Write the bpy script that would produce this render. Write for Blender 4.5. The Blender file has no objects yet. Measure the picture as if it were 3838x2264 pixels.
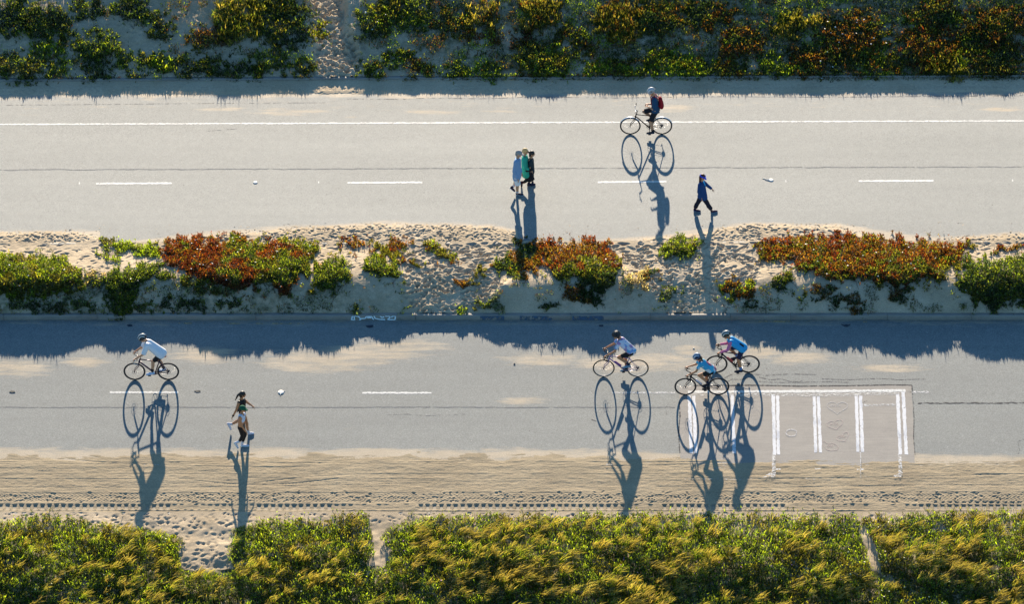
import bpy, math, random
import numpy as np
from mathutils import Vector, Matrix

R = math.radians
rng = np.random.default_rng(7)
random.seed(7)
SC = bpy.context.scene
COL = SC.collection

# ------------------------------------------------------------------ camera
F_PX = 20000.0            # focal length in photo pixels (photo 3838 x 2264)
W_PX, H_PX = 3838.0, 2264.0
TH = R(38.0)              # downward pitch
HC = 104.56               # camera height over the lower road
cam_data = bpy.data.cameras.new('camera')
cam_data.sensor_width = 36.0
cam_data.lens = F_PX / W_PX * 36.0
cam_data.clip_start = 1.0
cam_data.clip_end = 20000.0
cam = bpy.data.objects.new('camera', cam_data)
COL.objects.link(cam)
cam.location = (0, 0, HC)
cam.rotation_euler = (math.pi/2 - TH, 0, 0)
SC.camera = cam

# ------------------------------------------------------------------ light
SUN_EL = R(15.2)
SUN_AZ = R(-1.7)          # from +Y, negative = towards -X
world = bpy.data.worlds.new('World')
SC.world = world
world.use_nodes = True
wn = world.node_tree.nodes; wl = world.node_tree.links
wn.clear()
sky = wn.new('ShaderNodeTexSky'); sky.sky_type = 'NISHITA'; sky.sun_disc = False
sky.sun_elevation = SUN_EL
sky.sun_rotation = SUN_AZ
sky.air_density = 1.0; sky.dust_density = 0.3; sky.ozone_density = 3.0
bg = wn.new('ShaderNodeBackground'); bg.inputs['Strength'].default_value = 0.072
tint = wn.new('ShaderNodeMix'); tint.data_type = 'RGBA'; tint.blend_type = 'MULTIPLY'; tint.inputs['Factor'].default_value = 1.0; tint.inputs['B'].default_value = (0.76, 1.04, 1.18, 1)
wo = wn.new('ShaderNodeOutputWorld')
wl.new(sky.outputs[0], tint.inputs['A']); wl.new(tint.outputs['Result'], bg.inputs[0]); wl.new(bg.outputs[0], wo.inputs[0])
sd = bpy.data.lights.new('sun', 'SUN'); sd.energy = 5.0; sd.angle = R(0.5); sd.color = (1.0, 0.86, 0.68)
sun = bpy.data.objects.new('sun', sd); COL.objects.link(sun)
sdir = Vector((math.sin(SUN_AZ)*math.cos(SUN_EL), math.cos(SUN_AZ)*math.cos(SUN_EL), math.sin(SUN_EL)))
sun.rotation_euler = sdir.to_track_quat('Z', 'Y').to_euler()
sun.location = (0, 160, 60)
SC.view_settings.view_transform = 'Standard'
SC.view_settings.look = 'None'
SC.view_settings.exposure = 1.40
SC.view_settings.gamma = 1.0
SC.view_settings.use_curve_mapping = False

# ------------------------------------------------------------------ helpers
def tag(o, label=None, cat=None, group=None, kind=None):
    if label: o['label'] = label
    if cat: o['category'] = cat
    if group: o['group'] = group
    if kind: o['kind'] = kind
    return o

def empty(name, loc=(0, 0, 0), rz=0.0):
    o = bpy.data.objects.new(name, None)
    o.empty_display_size = 0.1
    COL.objects.link(o); o.location = loc; o.rotation_euler = (0, 0, rz)
    return o

def mesh_np(name, V, faces_list, mat=None, parent=None, smooth=False, attrs=None, cols=None):
    """V (n,3); faces_list: list of (m,k) int arrays (k = 3 or 4)"""
    me = bpy.data.meshes.new(name)
    V = np.ascontiguousarray(V, dtype=np.float32)
    me.vertices.add(len(V)); me.vertices.foreach_set('co', V.ravel())
    loops = np.concatenate([f.ravel() for f in faces_list]).astype(np.int32)
    tot = np.concatenate([np.full(len(f), f.shape[1], np.int32) for f in faces_list])
    st = np.concatenate([[0], np.cumsum(tot)[:-1]]).astype(np.int32)
    me.loops.add(len(loops)); me.loops.foreach_set('vertex_index', loops)
    me.polygons.add(len(tot)); me.polygons.foreach_set('loop_start', st)
    me.polygons.foreach_set('loop_total', tot)
    if smooth: me.polygons.foreach_set('use_smooth', np.ones(len(tot), bool))
    if attrs:
        for k, a in attrs.items():
            at = me.attributes.new(k, 'FLOAT', 'POINT'); at.data.foreach_set('value', np.ascontiguousarray(a, dtype=np.float32).ravel())
    if cols is not None:
        at = me.attributes.new('col', 'FLOAT_COLOR', 'POINT')
        c4 = np.ones((len(V), 4), np.float32); c4[:, :3] = cols
        at.data.foreach_set('color', c4.ravel())
    me.update(calc_edges=True); me.validate()
    if mat: me.materials.append(mat)
    o = bpy.data.objects.new(name, me); COL.objects.link(o)
    if parent: o.parent = parent
    return o

_T = np.random.default_rng(99).random((512, 512)).astype(np.float32)
def vn(x, y, seed=0):
    x = np.asarray(x, np.float64)+seed*37.7; y = np.asarray(y, np.float64)+seed*11.3
    fx = np.floor(x); fy = np.floor(y); ix = fx.astype(np.int32); iy = fy.astype(np.int32)
    fx = (x-fx).astype(np.float32); fy = (y-fy).astype(np.float32)
    fx = fx*fx*(3-2*fx); fy = fy*fy*(3-2*fy)
    i0 = ix & 511; i1 = (ix+1) & 511; j0 = iy & 511; j1 = (iy+1) & 511
    a = _T[i0, j0]; b = _T[i1, j0]; c = _T[i0, j1]; d = _T[i1, j1]
    return (a+(b-a)*fx)*(1-fy)+(c+(d-c)*fx)*fy

def fbm(x, y, seed=0, octv=4):
    s = 0; a = 0.5; t = 0
    for i in range(octv):
        s = s + a*vn(x*2**i+17.3*i, y*2**i+5.1*i, seed+i*13); t += a; a *= 0.5
    return s/t

def ss(a, b, x):
    t = np.clip((np.asarray(x, float)-a)/(b-a), 0, 1); return t*t*(3-2*t)

# ------------------------------------------------------------------ pixel <-> world
cT, sT = math.cos(TH), math.sin(TH)
def ray(px, py):
    a = (np.asarray(px, float)-W_PX/2)/F_PX; b = (np.asarray(py, float)-H_PX/2)/F_PX
    return a, cT-b*sT, -sT-b*cT        # direction x,y,z
def on_z(px, py, z):
    dx, dy, dz = ray(px, py); t = (z-HC)/dz
    return dx*t, dy*t
def on_y(px, py, Y):
    dx, dy, dz = ray(px, py); t = Y/dy
    return np.array([float(dx*t), float(Y), float(HC+dz*t)])
def project(x, y, z):
    zz = z-HC
    dep = y*cT - zz*sT; up = y*sT + zz*cT
    return W_PX/2+F_PX*x/dep, H_PX/2-F_PX*up/dep

Y0 = float(on_z(0, 1430, 0.0)[1])
def row_s(py, zf):
    """s (metres beyond Y0) where image row py meets height zf(s)"""
    z = 0.0
    for i in range(40):
        s = float(on_z(W_PX/2, py, z)[1])-Y0; z = zf(s)
    return s
G = 0.024
S_LC = row_s(1200, lambda s: G*s)                  # lower road, kerb foot on the median side
S_LB = row_s(1925, lambda s: G*s)                  # lower road, outer edge
Z_LC = G*S_LC; KH = 0.17; KW = 0.15
Z_UC = 0.40
S_UC = row_s(906, lambda s: Z_UC+0.05)             # upper road, median side kerb
UG = -0.024
S_UT = row_s(303, lambda s: Z_UC+UG*(s-S_UC)+0.0)  # upper road, dune side kerb foot
Z_UT = Z_UC+UG*(S_UT-S_UC)
print('S', S_LB, S_LC, S_UC, S_UT, Y0, 'gap slope', (Z_UC+.05-Z_LC-KH)/(S_UC-S_LC-KW))
def kskew(s):
    return np.interp(s, [S_LC, S_UC, S_UT, S_UT+10], [0, 0.0035, 0.0075, 0.0075])
def lower_z(x, s): return G*np.asarray(s)
def upper_z(x, s): return Z_UC+UG*(np.asarray(s)-S_UC)

def gapmask(x, s):
    """1 where trodden paths cut through the median"""
    px, py = project(x, np.asarray(s)+Y0, 0.6)
    f = np.clip((py-930)/230, 0, 1)                 # 0 at upper kerb, 1 at lower kerb
    n = (fbm(x*1.3, np.asarray(s)*1.3, 5)-0.5)*50
    c1 = 1770*(1-f)+1645*f; w1 = 250*(1-f)+100*f
    c2 = 2600*(1-f)+2635*f; w2 = 300*(1-f)+85*f
    g1 = 1-ss(0.8, 1.35, np.abs(px+n-c1)/w1); g2 = 1-ss(0.8, 1.35, np.abs(px+n-c2)/w2)
    return np.maximum(g1, g2)
def topgap(x, s):
    px, py = project(x, np.asarray(s)+Y0, 1.2)
    f = np.clip(py/290, -1, 1)
    n = (fbm(x*1.5, np.asarray(s)*1.5, 15)-0.5)*40
    c = 1225+65*f; w = 62+45*f*f
    return 1-ss(0.75, 1.35, np.abs(px+n-c)/w)

def median_z(x, s):
    x = np.asarray(x, float); s = np.asarray(s, float)
    k = kskew(s); v = s-k*x
    d = v-(S_LC+KW); D = S_UC-S_LC-KW
    z0 = Z_LC+KH; z1 = Z_UC+0.05
    wob = (fbm(x*0.45, s*0+3, 21, 3)-0.5)*0.7
    top = z0+0.42+0.10*(fbm(x*0.6+9, s*0, 22, 3)-0.5)
    c1 = 1.35+wob
    full = np.where(d < c1, z0+(top-z0)*np.sin(np.clip(d/c1, 0, 1)*math.pi/2)**1.15, top+(z1-top)*ss(c1, D, d))
    pk = z0+0.27; c2 = 1.62
    lin = np.where(d < c2, z0+(pk-z0)*np.clip(d/c2, 0, 1), pk+(z1-pk)*ss(c2, D, d))
    g = gapmask(x, s)
    z = full*(1-g)+lin*g
    z = z + (fbm(x*1.1, s*1.1, 23, 3)-0.5)*0.05*ss(0, .5, d)*(1-ss(D-.5, D, d))
    return z
def dune_z(x, s):
    x = np.asarray(x, float); s = np.asarray(s, float)
    v = s-kskew(s)*x; d = v-(S_UT+0.12)
    z0 = Z_UT+0.13
    dd = np.clip(d, 0, None)
    base = np.where(dd < 4.0, 0.222*dd, 0.222*4.0+np.where(dd < 9, 0.19*(dd-4), 0.19*5+0.0*(dd-9)))
    wob = (fbm(x*0.35, s*0.2, 31, 3)-0.5)*0.10*ss(0.0, 3.5, dd)
    lin = 0.075*np.clip(dd, 0, 9)
    g = topgap(x, s)
    bump = (fbm(x*0.9, s*0.9, 33, 4)-0.5)*0.12*ss(0, 1.2, dd)
    z = z0 + (base+wob+bump)*(1-g) + lin*g
    return z
def verge_z(x, s):
    x = np.asarray(x, float); s = np.asarray(s, float)
    d = S_LB-s
    z0 = G*S_LB+0.05
    z = z0 - 0.005*np.clip(d, 0, 1.9) - 0.17*np.clip(d-2.0, 0, 30)*0.6
    return z + (fbm(x*0.7, s*0.7, 41, 4)-0.5)*0.28*ss(0.1, 1.3, d)
def terrain_z(x, Y):
    x, s = np.broadcast_arrays(np.asarray(x, float), np.asarray(Y, float)-Y0)
    sh = x.shape; x = np.atleast_1d(x).ravel(); s = np.atleast_1d(s).ravel()
    v = s-kskew(s)*x; z = np.zeros(x.shape)
    for m, f in ((v < S_LB, verge_z), ((v >= S_LB) & (v < S_LC), lower_z), ((v >= S_LC) & (v < S_LC+KW), lambda a, b: np.full(a.shape, Z_LC+KH)),
                 ((v >= S_LC+KW) & (v < S_UC), median_z), ((v >= S_UC) & (v < S_UT), upper_z), (v >= S_UT, dune_z)):
        if m.any(): z[m] = f(x[m], s[m])
    return z.reshape(sh)
def on_terrain(px, py, h=0.0):
    px = np.asarray(px, float); py = np.asarray(py, float)
    z = np.full(np.broadcast(px, py).shape, 0.5)+h; x, y = on_z(px, py, z)
    for i in range(13):
        x, y = on_z(px, py, z)
        z = 0.3*z+0.7*(terrain_z(x, y)+h)
    return x, y, z

# ------------------------------------------------------------------ materials
MATS = {}
def nodes_of(m):
    m.use_nodes = True
    return m.node_tree.nodes, m.node_tree.links
def mat(name, col, rough=0.6, metal=0.0, var=0.12, scale=18.0, spec=0.5, bump=0.0, coat=0.0):
    key = name
    if key in MATS: return MATS[key]
    m = bpy.data.materials.new(name); n, l = nodes_of(m)
    b = n['Principled BSDF']
    b.inputs['Roughness'].default_value = rough; b.inputs['Metallic'].default_value = metal
    b.inputs['Specular IOR Level'].default_value = spec
    b.inputs['Coat Weight'].default_value = coat
    geo = n.new('ShaderNodeNewGeometry')
    t = n.new('ShaderNodeTexNoise'); t.inputs['Scale'].default_value = scale; t.inputs['Detail'].default_value = 3
    l.new(geo.outputs['Position'], t.inputs['Vector'])
    mx = n.new('ShaderNodeMix'); mx.data_type = 'RGBA'
    mx.inputs['A'].default_value = tuple(c*(1-var) for c in col)+(1,)
    mx.inputs['B'].default_value = tuple(min(1, c*(1+var)) for c in col)+(1,)
    l.new(t.outputs['Fac'], mx.inputs['Factor']); l.new(mx.outputs['Result'], b.inputs['Base Color'])
    if bump:
        bp = n.new('ShaderNodeBump'); bp.inputs['Distance'].default_value = bump; bp.inputs['Strength'].default_value = 0.6
        l.new(t.outputs['Fac'], bp.inputs['Height']); l.new(bp.outputs['Normal'], b.inputs['Normal'])
    MATS[key] = m
    return m

def noise_node(n, l, vec, scale, detail=4, rough=0.55, stretch=None):
    t = n.new('ShaderNodeTexNoise'); t.inputs['Scale'].default_value = scale
    t.inputs['Detail'].default_value = detail; t.inputs['Roughness'].default_value = rough
    if stretch:
        mp = n.new('ShaderNodeMapping'); mp.inputs['Scale'].default_value = stretch
        l.new(vec, mp.inputs['Vector']); l.new(mp.outputs[0], t.inputs['Vector'])
    else: l.new(vec, t.inputs['Vector'])
    return t.outputs['Fac']
def ramp(n, l, fac, stops):
    r = n.new('ShaderNodeValToRGB'); el = r.color_ramp.elements
    while len(el) < len(stops): el.new(0.5)
    for e, (p, c) in zip(el, stops): e.position = p; e.color = tuple(c)+(1,)
    l.new(fac, r.inputs['Fac']); return r.outputs['Color']
def mixc(n, l, fac, a, b, mode='MIX'):
    m = n.new('ShaderNodeMix'); m.data_type = 'RGBA'; m.blend_type = mode
    for k, v in (('Factor', fac), ('A', a), ('B', b)):
        if isinstance(v, (int, float)): m.inputs[k].default_value = v
        elif isinstance(v, tuple): m.inputs[k].default_value = v+(1,) if len(v) == 3 else v
        else: l.new(v, m.inputs[k])
    return m.outputs['Result']
def mth(n, l, op, a, b=0.0, clamp=False):
    m = n.new('ShaderNodeMath'); m.operation = op; m.use_clamp = clamp
    for i, v in enumerate((a, b)):
        if isinstance(v, (int, float)): m.inputs[i].default_value = v
        else: l.new(v, m.inputs[i])
    return m.outputs[0]

SAND_A = (0.54, 0.43, 0.29); SAND_B = (0.43, 0.335, 0.215)
def sand_color(n, l, pos, tone=1.0, dark=False):
    big = noise_node(n, l, pos, 0.7, 4)
    fine = noise_node(n, l, pos, 26, 3, 0.7)
    a, b = (SAND_A, SAND_B) if not dark else ((0.42, 0.335, 0.215), (0.33, 0.26, 0.165))
    c = ramp(n, l, big, [(0.3, tuple(v*tone for v in b)), (0.65, tuple(v*tone for v in a))])
    g = ramp(n, l, fine, [(0.25, (0.74, 0.74, 0.74)), (0.75, (1.22, 1.22, 1.22))])
    return mixc(n, l, 1.0, c, g, 'MULTIPLY'), fine

def make_sand(name, dark=False, litter=False):
    m = bpy.data.materials.new(name); n, l = nodes_of(m); b = n['Principled BSDF']
    geo = n.new('ShaderNodeNewGeometry'); pos = geo.outputs['Position']
    c, fine = sand_color(n, l, pos, dark=dark)
    if litter:   # plant litter and green algae film between the plants, from an attribute
        at = n.new('ShaderNodeAttribute'); at.attribute_name = 'litter'
        ln = noise_node(n, l, pos, 9, 5, 0.7)
        lc = ramp(n, l, ln, [(0.3, (0.035, 0.04, 0.015)), (0.5, (0.07, 0.085, 0.03)), (0.7, (0.13, 0.10, 0.06))])
        f = mth(n, l, 'MULTIPLY', at.outputs['Fac'], ramp(n, l, noise_node(n, l, pos, 5, 5, 0.75), [(0.38, (0, 0, 0)), (0.6, (1, 1, 1))]))
        c = mixc(n, l, f, c, lc)
    l.new(c, b.inputs['Base Color']); b.inputs['Roughness'].default_value = 0.95
    b.inputs['Specular IOR Level'].default_value = 0.15
    bp = n.new('ShaderNodeBump'); bp.inputs['Distance'].default_value = 0.012; bp.inputs['Strength'].default_value = 0.5
    l.new(noise_node(n, l, pos, 34, 4, 0.65), bp.inputs['Height']); l.new(bp.outputs[0], b.inputs['Normal'])
    return m

def make_asphalt(name, base, warm):
    m = bpy.data.materials.new(name); n, l = nodes_of(m); b = n['Principled BSDF']
    geo = n.new('ShaderNodeNewGeometry'); pos = geo.outputs['Position']
    big = noise_node(n, l, pos, 0.35, 3, 0.5, (0.35, 1.0, 1.0))
    c = ramp(n, l, big, [(0.3, base), (0.7, warm)])
    # aggregate: fine speckle of stones
    v = n.new('ShaderNodeTexVoronoi'); v.inputs['Scale'].default_value = 42; l.new(pos, v.inputs['Vector'])
    sp = ramp(n, l, v.outputs['Color'], [(0.15, (0.82, 0.82, 0.82)), (0.5, (0.99, 0.99, 0.99)), (0.85, (1.20, 1.19, 1.18))])
    c = mixc(n, l, 1.0, c, sp, 'MULTIPLY')
    fn = ramp(n, l, noise_node(n, l, pos, 22, 2, 0.6), [(0.3, (0.86, 0.86, 0.86)), (0.7, (1.14, 1.14, 1.14))])
    c = mixc(n, l, 1.0, c, fn, 'MULTIPLY')
    mid = ramp(n, l, noise_node(n, l, pos, 3.0, 5, 0.7), [(0.25, (0.90, 0.905, 0.91)), (0.75, (1.10, 1.09, 1.07))])
    c = mixc(n, l, 1.0, c, mid, 'MULTIPLY')
    bnd = ramp(n, l, noise_node(n, l, pos, 1.0, 4, 0.6, (0.03, 1.3, 1.0)), [(0.3, (0.93, 0.935, 0.94)), (0.7, (1.07, 1.065, 1.06))])
    c = mixc(n, l, 1.0, c, bnd, 'MULTIPLY')
    # pale chips and dark specks
    v2 = n.new('ShaderNodeTexVoronoi'); v2.inputs['Scale'].default_value = 4.5; l.new(pos, v2.inputs['Vector'])
    chip = mth(n, l, 'LESS_THAN', v2.outputs['Distance'], 0.055)
    cm = mth(n, l, 'GREATER_THAN', noise_node(n, l, pos, 2.1, 2), 0.56)
    c = mixc(n, l, mth(n, l, 'MULTIPLY', chip, cm), c, (0.5, 0.49, 0.45))
    v3 = n.new('ShaderNodeTexVoronoi'); v3.inputs['Scale'].default_value = 1.3; l.new(pos, v3.inputs['Vector'])
    dark = mth(n, l, 'MULTIPLY', mth(n, l, 'LESS_THAN', v3.outputs['Distance'], 0.028), 0.8)
    c = mixc(n, l, dark, c, (0.05, 0.05, 0.05))
    # sand film
    at = n.new('ShaderNodeAttribute'); at.attribute_name = 'sand'
    sn = noise_node(n, l, pos, 5.0, 6, 0.75, (0.18, 1.0, 1.0))
    sn2 = noise_node(n, l, pos, 40, 2, 0.6)
    f = mth(n, l, 'ADD', at.outputs['Fac'], mth(n, l, 'MULTIPLY', mth(n, l, 'SUBTRACT', sn, 0.5), 2.1))
    f = mth(n, l, 'ADD', f, mth(n, l, 'MULTIPLY', mth(n, l, 'SUBTRACT', sn2, 0.5), 0.35))
    ff = ramp(n, l, f, [(0.36, (0, 0, 0)), (0.95, (0.90, 0.90, 0.90))])
    sc, _ = sand_color(n, l, pos, 0.95)
    at2 = n.new('ShaderNodeAttribute'); at2.attribute_name = 'sanddark'
    sc2, _ = sand_color(n, l, pos, 1.0, dark=True)
    sc = mixc(n, l, at2.outputs['Fac'], sc, sc2)
    c = mixc(n, l, ff, c, sc)
    l.new(c, b.inputs['Base Color'])
    b.inputs['Roughness'].default_value = 0.72; b.inputs['Specular IOR Level'].default_value = 0.35
    bp = n.new('ShaderNodeBump'); bp.inputs['Distance'].default_value = 0.006; bp.inputs['Strength'].default_value = 0.55
    l.new(noise_node(n, l, pos, 60, 3, 0.7), bp.inputs['Height']); l.new(bp.outputs[0], b.inputs['Normal'])
    return m

def make_paint(name, col, wear=0.45, under=(0.2, 0.19, 0.18), scale=9.0, stretch=(1, 1, 1), smudge=None, matt=False):
    """road paint worn through to the ground below it"""
    m = bpy.data.materials.new(name); n, l = nodes_of(m); b = n['Principled BSDF']
    geo = n.new('ShaderNodeNewGeometry'); pos = geo.outputs['Position']
    w = noise_node(n, l, pos, scale, 5, 0.75, stretch)
    f = ramp(n, l, w, [(wear-0.05, (0, 0, 0)), (wear+0.07, (1, 1, 1))])
    base = ramp(n, l, noise_node(n, l, pos, 14, 4, 0.7), [(0.3, tuple(c*0.86 for c in col)), (0.7, col)])
    if smudge: base = mixc(n, l, ramp(n, l, noise_node(n, l, pos, 3.2, 4, 0.6, (1.6, 0.35, 1)), [(0.52, (0, 0, 0)), (0.66, (0.75,)*3)]), base, smudge)
    l.new(base, b.inputs['Base Color'])
    b.inputs['Roughness'].default_value = 0.85 if matt else 0.68; b.inputs['Specular IOR Level'].default_value = 0.14 if matt else 0.35
    tr = n.new('ShaderNodeBsdfTransparent'); mx = n.new('ShaderNodeMixShader'); out = n['Material Output']
    l.new(f, mx.inputs[0]); l.new(tr.outputs[0], mx.inputs[1]); l.new(b.outputs[0], mx.inputs[2]); l.new(mx.outputs[0], out.inputs['Surface'])
    return m

def make_leaf(name, trans=0.5, gloss=0.12):
    m = bpy.data.materials.new(name); n, l = nodes_of(m); n.remove(n['Principled BSDF']); out = n['Material Output']
    at = n.new('ShaderNodeAttribute'); at.attribute_name = 'col'
    d = n.new('ShaderNodeBsdfDiffuse'); t = n.new('ShaderNodeBsdfTranslucent'); g = n.new('ShaderNodeBsdfGlossy')
    g.inputs['Roughness'].default_value = 0.45
    l.new(at.outputs['Color'], d.inputs['Color'])
    tc = mixc(n, l, 1.0, at.outputs['Color'], (1.5, 1.38, 0.6), 'MULTIPLY'); l.new(tc, t.inputs['Color'])
    g.inputs['Color'].default_value = (0.5, 0.5, 0.42, 1)
    m1 = n.new('ShaderNodeMixShader'); m1.inputs[0].default_value = trans; l.new(d.outputs[0], m1.inputs[1]); l.new(t.outputs[0], m1.inputs[2])
    m2 = n.new('ShaderNodeMixShader'); m2.inputs[0].default_value = gloss; l.new(m1.outputs[0], m2.inputs[1]); l.new(g.outputs[0], m2.inputs[2])
    l.new(m2.outputs[0], out.inputs['Surface'])
    return m
LEAF = make_leaf('leaf', 0.62, 0.07)
GRASS = make_leaf('grass_blade', 0.55, 0.06)
# ================================================================== ground, roads, sand
XF = 20.5
def xs_grid(step):
    f = np.arange(-XF, XF+1e-6, step)
    c = np.array([22, 26, 34, 50, 90, 180, 400.0])
    return np.concatenate([-c[::-1], f, c])
def grid_mesh(name, xs, vs, zfun, m, attrs=None, skew=True, smooth=True, post=None):
    X, Vv = np.meshgrid(xs, vs)
    S = Vv + (kskew(Vv)*X if skew else 0)
    Xc = np.clip(X, -60, 60)
    S = np.where(np.abs(X) > 60, Vv+kskew(Vv)*Xc, S)
    Z = zfun(Xc, S)
    if post is not None: Z = post(X, S, Z)
    n0, n1 = X.shape
    V = np.stack([X.ravel(), (S+Y0).ravel(), Z.ravel()], 1)
    idx = np.arange(n0*n1).reshape(n0, n1)
    q = np.stack([idx[:-1, :-1], idx[:-1, 1:], idx[1:, 1:], idx[1:, :-1]], -1).reshape(-1, 4)
    at = None
    if attrs: at = {k: f(X, S, Z).ravel() for k, f in attrs.items()}
    return mesh_np(name, V, [q], m, smooth=smooth, attrs=at)

class Stamper:
    """digs footprints and tyre-tread marks into a height field (regular part of the grid)"""
    def __init__(self, X, S, Z): self.X, self.S, self.Z = X, S, Z; self.x = X[0]; self.v = S[:, S.shape[1]//2]
    def win(self, cx, cs, r):
        i0, i1 = np.searchsorted(self.x, [cx-r, cx+r])
        sk = float(kskew(cs))*cx
        j0, j1 = np.searchsorted(self.v, [cs-sk-r, cs-sk+r])
        return slice(j0, j1), slice(i0, i1)
    def foot(self, cx, cs, ang, a, b, dep, rim=0.35):
        w = self.win(cx, cs, a*1.9)
        x = self.X[w]-cx; s = self.S[w]-cs
        if x.size == 0: return
        c, sn = math.cos(ang), math.sin(ang)
        u = (x*c+s*sn)/a; v = (-x*sn+s*c)/(b*(1+0.25*u))
        r2 = u*u+v*v
        self.Z[w] += -dep*np.exp(-(r2**1.8)*0.9) + dep*rim*np.exp(-((np.sqrt(r2)-1.35)/0.33)**2)
    def rect(self, cx, cs, hw, hs, dep):
        w = self.win(cx, cs, max(hw, hs)*1.6)
        x = np.abs(self.X[w]-cx); s = np.abs(self.S[w]-cs)
        if x.size == 0: return
        e = 0.014
        self.Z[w] -= dep*(1-ss(hw-e, hw+e, x))*(1-ss(hs-e, hs+e, s))

SAND = make_sand('sand'); SANDL = make_sand('sand_with_litter', litter=True); SANDD = make_sand('trodden_sand', dark=True)
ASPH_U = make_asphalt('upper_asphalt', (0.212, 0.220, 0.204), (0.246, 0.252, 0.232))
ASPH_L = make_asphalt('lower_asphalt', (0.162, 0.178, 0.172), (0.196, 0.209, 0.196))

# big sheet to the horizon
gsh = mesh_np('ground', np.array([[-6000, -300, -2.6], [6000, -300, -2.6], [6000, 12000, -2.6], [-6000, 12000, -2.6]]), [np.array([[0, 1, 2, 3]])], make_sand('far_sand'))
tag(gsh, kind='structure')

# --- road sheets
def ell(px, py, cx, cy, rx, ry):          # coordinates in the 2516-wide overview
    q = 1.5254
    return np.exp(-(((px/q-cx)/rx)**2+((py/q-cy)/ry)**2)**1.5)
def sand_upper(X, S, Z):
    px, py = project(X, S+Y0, Z); q = 1.5254
    u = py/q
    a = 1-ss(-12, 8, u-(243-8*px/W_PX)+14*(fbm(X*1.2, S*0, 61)-0.5))
    lo = 570-np.interp(px/q, [0, 245, 250, 500, 700, 950, 1200, 1270, 1275, 1600, 1850, 2060, 2300, 2516], [6, 6, -30, 2, 16, 28, 20, 10, -30, -8, 26, 22, -12, 2])
    b = ss(-8, 10, u-lo)
    m = np.maximum(a, b)*1.0
    for c in ((700, 275, 115, 11), (1050, 276, 80, 6), (1235, 273, 55, 5), (1660, 265, 55, 12), (2460, 268, 70, 7), (860, 288, 20, 3), (540, 268, 70, 6)):
        m = np.maximum(m, 0.72*ell(px, py, *c))
    m = np.maximum(m, 0.25*(1-ss(255, 300, u)))
    return m
def sand_lower(X, S, Z):
    px, py = project(X, S+Y0, Z); q = 1.5254
    u = py/q
    a = ss(-14, 12, u-1104+10*(fbm(X*0.9, S*0, 62)-0.5)-np.interp(px/q, [0, 1400, 1700, 2516], [0, 0, 12, 16]))
    m = a
    for c in ((510, 872, 90, 26), (780, 888, 180, 32), (900, 868, 200, 24), (20, 905, 120, 26), (1330, 885, 110, 22), (1560, 890, 190, 28), (1880, 865, 60, 22), (1690, 860, 40, 18), (1290, 985, 70, 12), (210, 890, 60, 16), (1960, 880, 90, 18), (2190, 905, 110, 12), (740, 905, 90, 12), (1000, 850, 130, 18)):
        m = np.maximum(m, 0.80*ell(px, py, *c))
    m = np.maximum(m, 0.42*(1-ss(795, 815, u)))
    return m
vs_u = np.arange(S_UC-0.1, S_UT+0.06, 0.045); vs_l = np.arange(S_LB-0.1, S_LC+0.03, 0.045)
zero = lambda X, S, Z: np.zeros_like(X)
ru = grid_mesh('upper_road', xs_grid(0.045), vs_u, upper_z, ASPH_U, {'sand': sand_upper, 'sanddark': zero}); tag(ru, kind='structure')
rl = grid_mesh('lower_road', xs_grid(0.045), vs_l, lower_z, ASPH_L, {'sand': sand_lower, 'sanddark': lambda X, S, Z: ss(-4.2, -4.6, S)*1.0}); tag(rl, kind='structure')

# --- median sand
def median_post(X, S, Z):
    st = Stamper(X, S, Z)
    g = gapmask(X, S)
    d = S-kskew(S)*X-(S_LC+KW)
    Z += (fbm(X*5, S*5, 71, 4)-0.5)*0.03*ss(0, .15, d)*ss(S_UC-S_LC-KW, S_UC-S_LC-KW-.2, d)
    Z += (fbm(X*14, S*14, 72, 3)-0.5)*0.010*ss(0, .1, d)
    r = random.Random(3)
    D = S_UC-S_LC-KW
    k = 0
    while k < 1900:
        cx = r.uniform(-17.5, 17.5); dd = r.uniform(0.06, D-0.08); cs = S_LC+KW+dd+float(kskew(S_LC+dd))*cx
        gg = float(gapmask(cx, cs))
        if gg > 0.35 or (dd > 1.35 and r.random() < 0.5):
            st.foot(cx, cs, r.gauss(0.0, 0.8), r.uniform(0.07, 0.15), r.uniform(0.035, 0.07), r.uniform(0.028, 0.055) if gg > .35 else r.uniform(0.010, 0.028), 0.35 if dd > 1.6 else 0.6); k += 1
        elif r.random() < 0.06:
            st.foot(cx, cs, r.uniform(0, 3.1), r.uniform(0.04, 0.09), r.uniform(0.03, 0.06), r.uniform(0.01, 0.03)); k += 1
    D2 = S_UC-S_LC-KW
    Z += 0.030*(fbm(X*0.7, S*0.7, 79, 3)-0.42)*ss(D2-0.35, D2-0.1, d)
    # a narrow wheel rut running down the second path
    for t in np.linspace(0, 1, 70):
        px = 2800-150*t; py = 920+75*t+30*t*t
        x, y, z = on_terrain(px, py); st.foot(float(x), float(y)-Y0, 1.1, 0.07, 0.03, 0.014, 0.2)
    return Z
def littermask_med(X, S, Z):
    px, py = project(X, S+Y0, Z)
    return 0.55*ss(1010, 1100, py)*(1-gapmask(X, S))*ss(0.35, 0.6, fbm(X*0.8, S*0.8, 77))*np.interp(px, [0, 1200, 1500, 3838], [1.25, 1.0, 0.35, 0.45])
vs_m = np.arange(S_LC+KW-0.004, S_UC+0.05, 0.026)
med = grid_mesh('median_sand', xs_grid(0.026), vs_m, median_z, SANDL, {'litter': littermask_med}, post=median_post); tag(med, kind='structure')

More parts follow.
